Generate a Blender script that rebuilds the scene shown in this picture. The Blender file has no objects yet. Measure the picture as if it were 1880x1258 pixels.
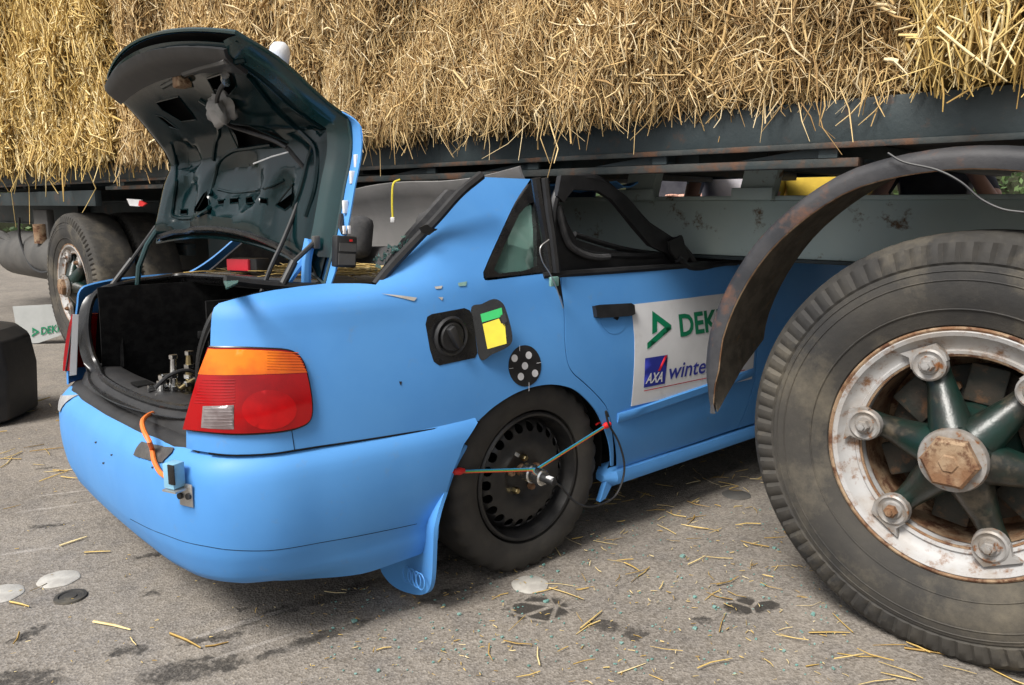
import bpy, bmesh, math, random
import numpy as np
from mathutils import Vector, Matrix
from mathutils.geometry import delaunay_2d_cdt
random.seed(7); RNG = np.random.default_rng(11)
SC = bpy.context.scene
COL = SC.collection
# ------------------------------------------------------------------ camera
FPX = 1456.3; PITCH = math.radians(9.887); CAMH = 1.152
cd = bpy.data.cameras.new('camera'); cam = bpy.data.objects.new('camera', cd); COL.objects.link(cam)
cd.sensor_width = 36; cd.lens = FPX/1880*36; cd.clip_start = .05; cd.clip_end = 1500
cam.location = (0, 0, CAMH); cam.rotation_euler = (math.pi/2-PITCH, 0, 0)
SC.camera = cam
# ------------------------------------------------------------------ sky, sun, exposure (bright overcast)
SUN_EL, SUN_AZ = math.radians(52), math.radians(222)       # azimuth clockwise from +Y: behind and left of the camera
wd = bpy.data.worlds.new('World'); SC.world = wd; wd.use_nodes = True
nt = wd.node_tree; bg = nt.nodes['Background']
sk = nt.nodes.new('ShaderNodeTexSky'); sk.sky_type = 'NISHITA'; sk.sun_disc = False
sk.sun_elevation = SUN_EL; sk.sun_rotation = SUN_AZ; sk.dust_density = 4; sk.air_density = 1.0; sk.ozone_density = .6
hs = nt.nodes.new('ShaderNodeHueSaturation'); hs.inputs['Saturation'].default_value = .22
nt.links.new(sk.outputs[0], hs.inputs['Color']); nt.links.new(hs.outputs[0], bg.inputs['Color']); bg.inputs['Strength'].default_value = .078
sl = bpy.data.lights.new('sun', 'SUN'); sl.energy = 2.3; sl.angle = math.radians(20); sl.color = (1, .96, .9)
so = bpy.data.objects.new('sun', sl); COL.objects.link(so)
sdir = Vector((math.sin(SUN_AZ)*math.cos(SUN_EL), math.cos(SUN_AZ)*math.cos(SUN_EL), math.sin(SUN_EL)))
so.rotation_euler = sdir.to_track_quat('Z', 'Y').to_euler(); so.location = (-3, -3, 8)
SC.view_settings.view_transform = 'Standard'; SC.view_settings.look = 'None'; SC.view_settings.gamma = 1
SC.view_settings.use_curve_mapping = False; SC.view_settings.exposure = .96

# ================================================================== helpers
def hexc(r, g, b):
    f = lambda c: (c/255/12.92) if c/255 <= .04045 else ((c/255+.055)/1.055)**2.4
    return (f(r), f(g), f(b))
def mat(name, col, rough=.5, metal=0, col2=None, nscale=8, lo=.4, hi=.6, bump=0, bscale=60, coat=0, spec=.5, detail=6, dirt=None, dscale=14, dlo=.6, dhi=.68, island=None, alpha=1, trans=0, rvar=0, coords='Object'):
    m = bpy.data.materials.new(name); m.use_nodes = True; N = m.node_tree.nodes; Lk = m.node_tree.links
    b = N['Principled BSDF']; b.inputs['Roughness'].default_value = rough; b.inputs['Metallic'].default_value = metal
    b.inputs['Specular IOR Level'].default_value = spec; b.inputs['Coat Weight'].default_value = coat; b.inputs['Coat Roughness'].default_value = .08
    b.inputs['Base Color'].default_value = (*col, 1); b.inputs['Transmission Weight'].default_value = trans; b.inputs['Alpha'].default_value = alpha
    tc = N.new('ShaderNodeTexCoord').outputs[coords]
    def noise(sc, det=detail, rg=.6):
        n = N.new('ShaderNodeTexNoise'); n.inputs['Scale'].default_value = sc; n.inputs['Detail'].default_value = det; n.inputs['Roughness'].default_value = rg
        Lk.new(tc, n.inputs['Vector']); return n.outputs['Fac']
    def ramp(fac, a, z):
        r = N.new('ShaderNodeMapRange'); r.inputs['From Min'].default_value = a; r.inputs['From Max'].default_value = z; Lk.new(fac, r.inputs['Value']); return r.outputs[0]
    def mix(fac, A, B):
        x = N.new('ShaderNodeMix'); x.data_type = 'RGBA'; Lk.new(fac, x.inputs[0])
        for k, s in ((6, A), (7, B)):
            if isinstance(s, tuple): x.inputs[k].default_value = (*s, 1)
            else: Lk.new(s, x.inputs[k])
        return x.outputs[2]
    c = col
    if col2: c = mix(ramp(noise(nscale), lo, hi), c if isinstance(c, tuple) else c, col2)
    if island:
        g = N.new('ShaderNodeNewGeometry'); cr = N.new('ShaderNodeValToRGB'); e = cr.color_ramp.elements
        e[0].color = (*island[0], 1); e[1].color = (*island[-1], 1)
        for i, q in enumerate(island[1:-1]): z = e.new((i+1)/(len(island)-1)); z.color = (*q, 1)
        Lk.new(g.outputs['Random Per Island'], cr.inputs[0]); c = mix(ramp(noise(nscale), lo, hi), cr.outputs[0], col2) if col2 else cr.outputs[0]
    if dirt: 
        fac = ramp(noise(dscale, 8, .7), dlo, dhi); c = mix(fac, c, dirt)
    if not isinstance(c, tuple): Lk.new(c, b.inputs['Base Color'])
    if rvar:
        r = N.new('ShaderNodeMapRange'); r.inputs['To Min'].default_value = rough-rvar; r.inputs['To Max'].default_value = rough+rvar
        r.inputs['From Min'].default_value = .3; r.inputs['From Max'].default_value = .7; Lk.new(noise(nscale*1.7), r.inputs['Value']); Lk.new(r.outputs[0], b.inputs['Roughness'])
    if bump:
        bp = N.new('ShaderNodeBump'); bp.inputs['Strength'].default_value = bump; bp.inputs['Distance'].default_value = .004; Lk.new(noise(bscale), bp.inputs['Height']); Lk.new(bp.outputs[0], b.inputs['Normal'])
    return m
RUST = (.19, .075, .025); DUST = (.20, .165, .12)
MT = dict(
 paint=mat('satin_blue_paint', (.078, .268, .62), .52, col2=(.092, .295, .65), nscale=2.5, spec=.3, rvar=.06, bump=.03, bscale=25, dirt=(.16, .25, .40), dscale=16, dlo=.60, dhi=.95),
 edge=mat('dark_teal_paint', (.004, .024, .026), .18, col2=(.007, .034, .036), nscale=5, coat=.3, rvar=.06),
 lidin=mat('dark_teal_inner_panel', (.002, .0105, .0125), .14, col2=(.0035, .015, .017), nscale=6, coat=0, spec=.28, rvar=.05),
 black=mat('black_plastic', (.012, .012, .013), .5, col2=(.02, .02, .021), nscale=20, bump=.05, bscale=400),
 blackg=mat('glossy_black_trim', (.008, .008, .009), .28, col2=(.014, .014, .014), nscale=12, rvar=.1),
 trim=mat('charcoal_trim', (.016, .016, .017), .55, col2=(.026, .025, .025), nscale=12, bump=.12, bscale=500, dirt=(.05, .046, .04), dscale=10, dlo=.62, dhi=.85),
 carpet=mat('black_carpet', (.006, .006, .0065), .95, col2=(.013, .013, .013), nscale=30, bump=.5, bscale=350, spec=.1),
 cloth=mat('grey_seat_cloth', (.055, .055, .058), .9, col2=(.075, .074, .075), nscale=40, bump=.3, bscale=600, spec=.15),
 shelf=mat('grey_felt', (.095, .09, .085), .95, col2=(.14, .125, .10), nscale=9, bump=.4, bscale=300, spec=.1),
 dark=mat('dark_void', (.006, .006, .006), .9, col2=(.01, .01, .01), spec=.1),
 rubber=mat('car_tyre_rubber', (.022, .020, .018), .75, col2=(.033, .030, .026), nscale=9, bump=.1, bscale=200, dirt=(.06, .052, .042), dscale=7, dlo=.5, dhi=.85),
 steelb=mat('black_wheel_steel', (.012, .012, .013), .42, col2=(.024, .023, .022), nscale=14, rvar=.1, dirt=(.05, .042, .035), dscale=9, dlo=.6, dhi=.8),
 rub2=mat('weathered_truck_rubber', (.022, .021, .020), .8, col2=(.055, .049, .040), nscale=3.5, lo=.38, hi=.68, bump=.35, bscale=60, dirt=(.15, .128, .092), dscale=5, dlo=.50, dhi=.82),
 rim2=mat('rusty_white_rim', (.38, .375, .37), .55, col2=(.29, .25, .21), nscale=9, lo=.42, hi=.7, bump=.15, bscale=120, dirt=(.17, .085, .04), dscale=24, dlo=.52, dhi=.66),
 rustm=mat('rusty_steel', (.17, .085, .04), .85, col2=(.30, .21, .13), nscale=14, bump=.5, bscale=140, dirt=(.09, .035, .015), dscale=22, dlo=.5, dhi=.6),
 webm=mat('grimy_cast_iron', (.016, .020, .016), .75, col2=(.035, .028, .02), nscale=14, bump=.4, bscale=90, dirt=(.12, .06, .028), dscale=16, dlo=.54, dhi=.66),
 hubg=mat('green_hub_paint', (.005, .022, .017), .32, col2=(.014, .015, .012), nscale=9, lo=.4, hi=.6, bump=.2, bscale=90, dirt=(.10, .08, .055), dscale=10, dlo=.55, dhi=.75),
 clampm=mat('grey_clamp_metal', (.30, .29, .28), .5, .2, col2=(.22, .19, .16), nscale=20, dirt=RUST, dscale=40, dlo=.56, dhi=.64),
 railm=mat('dark_teal_rail', (.018, .030, .034), .65, col2=(.034, .046, .049), nscale=5, lo=.35, hi=.7, bump=.3, bscale=70, dirt=(.085, .042, .024), dscale=8, dlo=.57, dhi=.70),
 railr=mat('rusted_rail_edge', (.022, .032, .034), .75, col2=(.05, .05, .046), nscale=7, bump=.4, bscale=70, dirt=(.10, .048, .025), dscale=9, dlo=.48, dhi=.60),
 beamm=mat('pale_teal_beam', (.42, .51, .49), .6, col2=(.46, .54, .51), nscale=4, bump=.15, bscale=60, dirt=(.13, .075, .035), dscale=9, dlo=.60, dhi=.68),
 fendm=mat('mudguard_steel', (.022, .023, .027), .65, col2=(.045, .044, .047), nscale=7, bump=.35, bscale=60, dirt=(.13, .06, .035), dscale=8, dlo=.52, dhi=.66),
 fendi=mat('dirty_mudguard_inside', (.07, .06, .045), .92, col2=(.12, .10, .075), nscale=18, bump=.6, bscale=120, dirt=(.17, .10, .05), dscale=26, dlo=.58, dhi=.68),
 chrome=mat('zinc_fitting', (.85, .85, .84), .25, 1, col2=(.42, .42, .42), nscale=30),
 brass=mat('brass_fitting', (.5, .4, .2), .3, 1, col2=(.35, .28, .15), nscale=30),
 white=mat('white_film', (.72, .72, .73), .45, col2=(.66, .66, .67), nscale=6, dirt=(.52, .51, .5), dscale=5, dlo=.6, dhi=.8),
 green=mat('green_print', (.0, .17, .075), .5, col2=(.0, .19, .085)), navy=mat('blue_print', (.02, .03, .27), .5, col2=(.025, .035, .29)),
 redp=mat('red_print', (.6, .02, .04), .5, col2=(.55, .02, .04)), yell=mat('yellow_label', (.75, .62, .05), .5, col2=(.68, .56, .05), nscale=30),
 greenl=mat('green_label', (.03, .45, .12), .5, col2=(.03, .4, .11)),
 redl=mat('red_lens', (.33, .002, .004), .08, col2=(.20, .001, .003), nscale=5, coat=.12, spec=.35),
 redd=mat('bright_red_lens', (.46, .0025, .0045), .08, col2=(.30, .0015, .0035), nscale=9, coat=.12, spec=.35),
 amb=mat('amber_lens', (.78, .20, .006), .08, col2=(.56, .085, .005), nscale=6, coat=.12, spec=.35),
 clear=mat('clear_reverse_lens', (.22, .19, .19), .15, col2=(.13, .10, .10), nscale=14, coat=.4),
 orange=mat('orange_cable', (.80, .20, .04), .5, col2=(.72, .17, .03)), redh=mat('red_hook', (.65, .02, .02), .4, col2=(.55, .015, .015)),
 cord=mat('rainbow_cord', (.08, .30, .12), .7, col2=(.6, .25, .05), nscale=300, lo=.45, hi=.55, dirt=(.08, .15, .5), dscale=420, dlo=.52, dhi=.56),
 tape=mat('grey_duct_tape', (.05, .048, .047), .5, col2=(.08, .075, .07), nscale=25, bump=.5, bscale=80),
 silver=mat('aluminium_plate', (.55, .54, .52), .4, .8, col2=(.48, .47, .45), nscale=30), stape=mat('silver_tape', (.5, .5, .5), .4, .3, col2=(.4, .4, .4), nscale=30),
 glass=mat('green_tint_glass', (.35, .62, .55), .05, trans=.85, spec=.5, col2=(.4, .66, .58), nscale=5), shard=mat('teal_glass_crumbs', (.20, .42, .38), .12, spec=.7, col2=(.34, .55, .50), nscale=60, trans=.35),
 tank=mat('grey_tank_paint', (.065, .063, .06), .65, col2=(.09, .086, .08), nscale=5, bump=.1, bscale=50, dirt=(.06, .05, .04), dscale=6, dlo=.55, dhi=.75),
 disc=mat('chalk_white_disc', (.44, .42, .38), .9, col2=(.34, .32, .29), nscale=20, bump=.3, bscale=200),
 wood=mat('pale_wood', (.42, .33, .22), .8, col2=(.34, .25, .16), nscale=25),
 skin=mat('skin', (.55, .30, .22), .55, col2=(.60, .34, .26), nscale=10), yshirt=mat('yellow_cloth', (.72, .50, .06), .85, col2=(.62, .42, .05), nscale=9, bump=.3, bscale=40),
 wshirt=mat('white_cloth', (.72, .70, .74), .85, col2=(.62, .60, .65), nscale=6, bump=.4, bscale=25), bshirt=mat('dark_cloth', (.03, .03, .04), .9, col2=(.05, .05, .06), nscale=9), jeans=mat('denim', (.05, .08, .15), .9, col2=(.07, .1, .18), nscale=20), hair=mat('brown_hair', (.05, .03, .018), .7, col2=(.08, .05, .03), nscale=40),
)
def linkobj(o, parent=None):
    COL.objects.link(o)
    if parent: o.parent = parent
    return o
def empty(name, loc=(0, 0, 0), rz=0, parent=None):
    o = bpy.data.objects.new(name, None); o.empty_display_size = .1; linkobj(o, parent); o.location = loc; o.rotation_euler = (0, 0, rz); return o
def tag(o, label, cat, group=None, kind=None):
    o['label'] = label; o['category'] = cat
    if group: o['group'] = group
    if kind: o['kind'] = kind
    return o
def meshobj(name, V, Fc, m, parent=None, smooth=True, mats=None, midx=None):
    me = bpy.data.meshes.new(name); me.from_pydata([tuple(map(float, v)) for v in V], [], [tuple(map(int, f)) for f in Fc]); me.update()
    for x in (mats or [m]): me.materials.append(x)
    if midx is not None: me.polygons.foreach_set('material_index', midx)
    if smooth: me.polygons.foreach_set('use_smooth', [True]*len(me.polygons))
    return linkobj(bpy.data.objects.new(name, me), parent)
def fastmesh(name, V, Q, m, parent=None, smooth=False):
    me = bpy.data.meshes.new(name); n = len(Q); k = Q.shape[1]
    me.vertices.add(len(V)); me.vertices.foreach_set('co', np.ascontiguousarray(V, np.float32).ravel())
    me.loops.add(n*k); me.loops.foreach_set('vertex_index', np.ascontiguousarray(Q, np.int32).ravel())
    me.polygons.add(n); me.polygons.foreach_set('loop_start', np.arange(0, n*k, k, dtype=np.int32))
    me.update(calc_edges=True); me.validate(); me.materials.append(m)
    if smooth: me.polygons.foreach_set('use_smooth', [True]*n)
    return linkobj(bpy.data.objects.new(name, me), parent)
def autosmooth(o, deg=35):
    me = o.data; me.polygons.foreach_set('use_smooth', [True]*len(me.polygons))
    try: me.set_sharp_from_angle(angle=math.radians(deg))
    except Exception: pass
    return o
class MB:
    """collects shapes of ONE piece"""
    def __init__(s): s.V = []; s.F = []
    def add(s, V, F):
        b = len(s.V); s.V += [tuple(v) for v in V]; s.F += [tuple(b+i for i in f) for f in F]; return s
    def box(s, c, size, rot=None, bev=0):
        x, y, z = [q/2 for q in size]; bm = bmesh.new(); bmesh.ops.create_cube(bm, size=1)
        for v in bm.verts: v.co = Vector((v.co.x*size[0], v.co.y*size[1], v.co.z*size[2]))
        if bev: bmesh.ops.bevel(bm, geom=bm.edges[:], offset=bev, segments=2, affect='EDGES', profile=.5)
        Mx = Matrix.Translation(c) @ (rot.to_4x4() if rot is not None else Matrix())
        bm.verts.index_update(); V = [Mx @ v.co for v in bm.verts]; F = [[v.index for v in f.verts] for f in bm.faces]; bm.free(); return s.add(V, F)
    def tube(s, pts, r, n=8, cap=True):
        P = [Vector(p) for p in pts]; R = r if isinstance(r, (list, tuple)) else [r]*len(P); V = []; F = []
        t0 = (P[1]-P[0]).normalized(); up = Vector((0, 0, 1)) if abs(t0.z) < .9 else Vector((1, 0, 0)); a = t0.cross(up).normalized()
        for i, p in enumerate(P):
            t = (P[min(i+1, len(P)-1)]-P[max(i-1, 0)]).normalized(); a = (a-t*a.dot(t)).normalized(); b = t.cross(a)
            for k in range(n): th = 2*math.pi*k/n; V.append(p+(a*math.cos(th)+b*math.sin(th))*R[i])
        for i in range(len(P)-1):
            for k in range(n): F.append((i*n+k, i*n+(k+1) % n, (i+1)*n+(k+1) % n, (i+1)*n+k))
        if cap: F.append(tuple(range(n-1, -1, -1))); F.append(tuple((len(P)-1)*n+k for k in range(n)))
        return s.add(V, F)
    def lathe(s, prof, c=(0, 0, 0), axis='y', n=48, caps=False, mod=None):
        """prof: (radius, along axis); mod(i, k, r, a) -> r, a"""
        V = []; F = []
        for i, (r, a) in enumerate(prof):
            for k in range(n):
                th = 2*math.pi*k/n; rr, aa = mod(i, k, r, a) if mod else (r, a)
                p = (rr*math.cos(th), aa, rr*math.sin(th)) if axis == 'y' else ((aa, rr*math.cos(th), rr*math.sin(th)) if axis == 'x' else (rr*math.cos(th), rr*math.sin(th), aa))
                V.append((c[0]+p[0], c[1]+p[1], c[2]+p[2]))
        for i in range(len(prof)-1):
            for k in range(n): F.append((i*n+k, (i+1)*n+k, (i+1)*n+(k+1) % n, i*n+(k+1) % n))
        if caps: F.append(tuple(range(n))); F.append(tuple((len(prof)-1)*n+k for k in range(n-1, -1, -1)))
        return s.add(V, F)
    def extrude(s, poly, d):
        """poly: 3-D points, d: vector"""
        n = len(poly); d = Vector(d); V = [Vector(p) for p in poly]+[Vector(p)+d for p in poly]
        return s.add(V, [tuple(range(n)), tuple(range(2*n-1, n-1, -1))]+[(i, (i+1) % n+0, (i+1) % n+n, i+n) for i in range(n)])
    def build(s, name, m, parent=None, deg=35, fix=True, tf=None):
        V = [tf(v) for v in s.V] if tf else s.V
        o = meshobj(name, V, s.F, m, parent)
        if fix:
            bm = bmesh.new(); bm.from_mesh(o.data); bmesh.ops.recalc_face_normals(bm, faces=bm.faces); bm.to_mesh(o.data); bm.free()
        return autosmooth(o, deg)
def spline(pts, per=8, closed=False):
    P = [np.array(p, float) for p in pts]; out = []; n = len(P)
    for i in range(n if closed else n-1):
        a, b = P[i], P[(i+1) % n]; p0 = P[(i-1) % n] if closed or i > 0 else 2*a-b; p3 = P[(i+2) % n] if closed or i+2 < n else 2*b-a
        for k in range(per):
            t = k/per; out.append(.5*((2*a)+(-p0+b)*t+(2*p0-5*a+4*b-p3)*t*t+(-p0+3*a-3*b+p3)*t**3))
    if not closed: out.append(P[-1])
    return [tuple(q) for q in out]
def loft(rows, close=False):
    k = len(rows[0]); V = [p for r in rows for p in r]; return V, [(i*k+j, i*k+j+1, (i+1)*k+j+1, (i+1)*k+j) for i in range(len(rows)-1) for j in range(k-1)]
def lut(xs, ys): return lambda x: np.interp(x, xs, ys)
def hermite(xs, ys):
    xs = np.array(xs, float); ys = np.array(ys, float); m = np.gradient(ys, xs)
    def f(x):
        x = np.asarray(x, float); i = np.clip(np.searchsorted(xs, x)-1, 0, len(xs)-2); h = xs[i+1]-xs[i]; t = np.clip((x-xs[i])/h, 0, 1)
        return (2*t**3-3*t**2+1)*ys[i]+(t**3-2*t**2+t)*h*m[i]+(-2*t**3+3*t**2)*ys[i+1]+(t**3-t**2)*h*m[i+1]
    return f
def sstep(a, b, x): t = np.clip((np.asarray(x, float)-a)/(b-a), 0, 1); return t*t*(3-2*t)
def inpoly(P, poly):
    P = np.asarray(P, float).reshape(-1, 2); poly = np.asarray(poly); c = np.zeros(len(P), bool); n = len(poly)
    for i in range(n):
        a, b = poly[i], poly[i-1]
        if a[1] == b[1]: continue
        c ^= ((a[1] > P[:, 1]) != (b[1] > P[:, 1])) & (P[:, 0] < (b[0]-a[0])*(P[:, 1]-a[1])/(b[1]-a[1])+a[0])
    return c
def resample(poly, sp, closed=True):
    out = []; n = len(poly)
    for i in range(n if closed else n-1):
        a = np.array(poly[i], float); b = np.array(poly[(i+1) % n], float); k = max(1, int(math.ceil(np.hypot(*(b-a))/sp)))
        out += [a+(b-a)*j/k for j in range(k)]
    if not closed: out.append(np.array(poly[-1], float))
    return out
def inset(poly, d):
    P = np.array(poly, float); n = len(P); area = .5*np.sum(P[:, 0]*np.roll(P[:, 1], -1)-np.roll(P[:, 0], -1)*P[:, 1]); sg = 1 if area > 0 else -1
    e = np.roll(P, -1, 0)-P; e /= np.maximum(np.linalg.norm(e, axis=1, keepdims=True), 1e-9); nn = np.stack([-e[:, 1], e[:, 0]], 1)*sg
    m = nn+np.roll(nn, 1, 0); m /= np.maximum(np.linalg.norm(m, axis=1, keepdims=True), 1e-6)
    return [tuple(q) for q in P+m*d]
def cdt(outline, holes=(), sp=.03):
    loops = [resample(outline, sp)]+[resample(h, sp) for h in holes]; V = []; E = []
    for lp in loops:
        b = len(V); V += lp; E += [(b+i, b+(i+1) % len(lp)) for i in range(len(lp))]
    A = np.array(V); lo = A.min(0); hi = A.max(0)
    gx, gy = np.meshgrid(np.arange(lo[0]+sp/2, hi[0], sp), np.arange(lo[1]+sp/2, hi[1], sp)); G = np.stack([gx.ravel(), gy.ravel()], 1)
    if len(G):
        k = inpoly(G, loops[0])
        for h in loops[1:]: k &= ~inpoly(G, h)
        G = G[k]
        if len(G): G = G[np.array([((A-g)**2).sum(1).min() > (.45*sp)**2 for g in G])]
    allv = [Vector(v) for v in V]+[Vector(g) for g in G]
    ov, oe, of, *_ = delaunay_2d_cdt(allv, E, [], 0, 1e-7)
    Q = np.array([tuple(v) for v in ov]); of = [f for f in of if len(f) == 3]
    if not of: print('EMPTY PANEL', outline[:4]); return Q, []
    C = np.array([Q[list(f)].mean(0) for f in of])
    k = inpoly(C, loops[0])
    for h in loops[1:]: k &= ~inpoly(C, h)
    return Q, [f for f, q in zip(of, k) if q]
def orient(V, Fc, out):
    V = np.asarray(V); out = np.asarray(out, float); s = 0
    for f in Fc: a, b, c = V[list(f[:3])]; s += np.dot(np.cross(b-a, c-a), out)
    return Fc if s >= 0 else [tuple(reversed(f)) for f in Fc]
def solid(o, t, off=-1):
    md = o.modifiers.new('solid', 'SOLIDIFY'); md.thickness = t; md.offset = off; md.use_even_offset = False; es = o.modifiers.new('split', 'EDGE_SPLIT'); es.split_angle = math.radians(50); return o
def bevmod(o, w, seg=2):
    md = o.modifiers.new('bev', 'BEVEL'); md.width = w; md.segments = seg; md.limit_method = 'ANGLE'; return o
def textmesh(s, size=1, bold=0, shear=0):
    cu = bpy.data.curves.new('t', 'FONT'); cu.body = s; cu.size = size; cu.offset = bold; cu.shear = shear; cu.resolution_u = 3
    o = bpy.data.objects.new('t', cu); COL.objects.link(o); bpy.context.view_layer.update()
    me = bpy.data.meshes.new_from_object(o.evaluated_get(bpy.context.evaluated_depsgraph_get()))
    V = np.array([tuple(v.co)[:2] for v in me.vertices]); Fc = [tuple(p.vertices) for p in me.polygons]
    bpy.data.objects.remove(o); bpy.data.meshes.remove(me); return V, Fc
# photo pixel <-> direction
def ray(px, py):
    x = (px-940)/FPX; z = -(py-629)/FPX
    return np.array([x, math.cos(PITCH)+z*math.sin(PITCH), -math.sin(PITCH)+z*math.cos(PITCH)])
CAMP = np.array([0, 0, CAMH])
def proj(P):
    x = P[..., 0]; y = P[..., 1]; z = P[..., 2]-CAMH
    zc = y*math.cos(PITCH)-z*math.sin(PITCH); up = y*math.sin(PITCH)+z*math.cos(PITCH)
    return np.stack([940+FPX*x/zc, 629-FPX*up/zc], -1)
def ground(px, py, z=0): d = ray(px, py); return CAMP+d*((z-CAMH)/d[2])
# ================================================================== frames of the car and the trailer
YAW = math.radians(49.03); CO = np.array([-.484, 3.006, 0.]); CF = np.array([math.sin(YAW), math.cos(YAW), 0]); CL = np.array([-CF[1], CF[0], 0]); CR = np.stack([CF, CL, np.array([0, 0, 1.])])
TILT = .045                                   # the body leans to its left under the trailer
def tilt(P):
    P = np.array(P, float); P[..., 2] = P[..., 2]-TILT*(P[..., 1]+.84); return P
def tl(v): return tuple(tilt(np.array(v, float)))
def carw(P): return CO+tilt(P)@CR
def cproj(P): return proj(carw(np.asarray(P, float)))
CC = CR@(CAMP-CO); CC = CC+np.array([0, 0, TILT*(CC[1]+.84)])
def cray(px, py): d = CR@ray(px, py); return d+np.array([0, 0, TILT*d[1]])
def cpl(px, py, ax, val): d = cray(px, py); return CC+d*((val-CC[ax])/d[ax])
TYAW = math.radians(47.144); TO = np.array([1.112, 1.893, 0.]); TD = np.array([-math.sin(TYAW), math.cos(TYAW), 0]); TN = np.array([-TD[1], TD[0], 0]); TR = np.stack([TD, TN, np.array([0, 0, 1.])])
TC = TR@(CAMP-TO)
def tpl(px, py, y): d = TR@ray(px, py); return TC+d*((y-TC[1])/d[1])
class Surf:
    def __init__(s, fn, u, v, nu=170, nv=90):
        s.fn = fn; s.r = (u, v); U, W = np.meshgrid(np.linspace(*u, nu), np.linspace(*v, nv)); s.U = U.ravel(); s.W = W.ravel(); s.Q = cproj(fn(s.U, s.W))
    def inv(s, pts):
        out = []
        for p in pts:
            p = np.array(p, float); i = ((s.Q-p)**2).sum(1).argmin(); q = np.array([s.U[i], s.W[i]])
            for _ in range(8):
                B = np.array([q, q+[1e-4, 0], q+[0, 1e-4]]); R = cproj(s.fn(B[:, 0], B[:, 1])); J = np.stack([(R[1]-R[0])/1e-4, (R[2]-R[0])/1e-4], 1)
                d = np.linalg.lstsq(J, p-R[0], rcond=1e-3)[0]; n = np.linalg.norm(d); q = q+d*min(1, .05/max(n, 1e-9))
                q = np.clip(q, [s.r[0][0]-.02, s.r[1][0]-.02], [s.r[0][1]+.02, s.r[1][1]+.02])
            out.append(tuple(q))
        return out
    def off(s, d):
        def g(u, v):
            u = np.asarray(u, float); v = np.asarray(v, float); P = s.fn(u, v); e = 1e-3
            n = np.cross(s.fn(u+e, v)-P, s.fn(u, v+e)-P); n /= np.maximum(np.linalg.norm(n, axis=-1, keepdims=True), 1e-12); return P+n*d
        return g
def panel(name, fn, outline, holes, sp, m, parent, out, thick=.004, tf=True):
    Q, Fc = cdt(outline, holes, sp); V = fn(Q[:, 0], Q[:, 1])
    if tf: V = tilt(V)
    o = meshobj(name, V, orient(V, Fc, out), m, parent)
    if thick: solid(o, thick)
    return o
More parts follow.
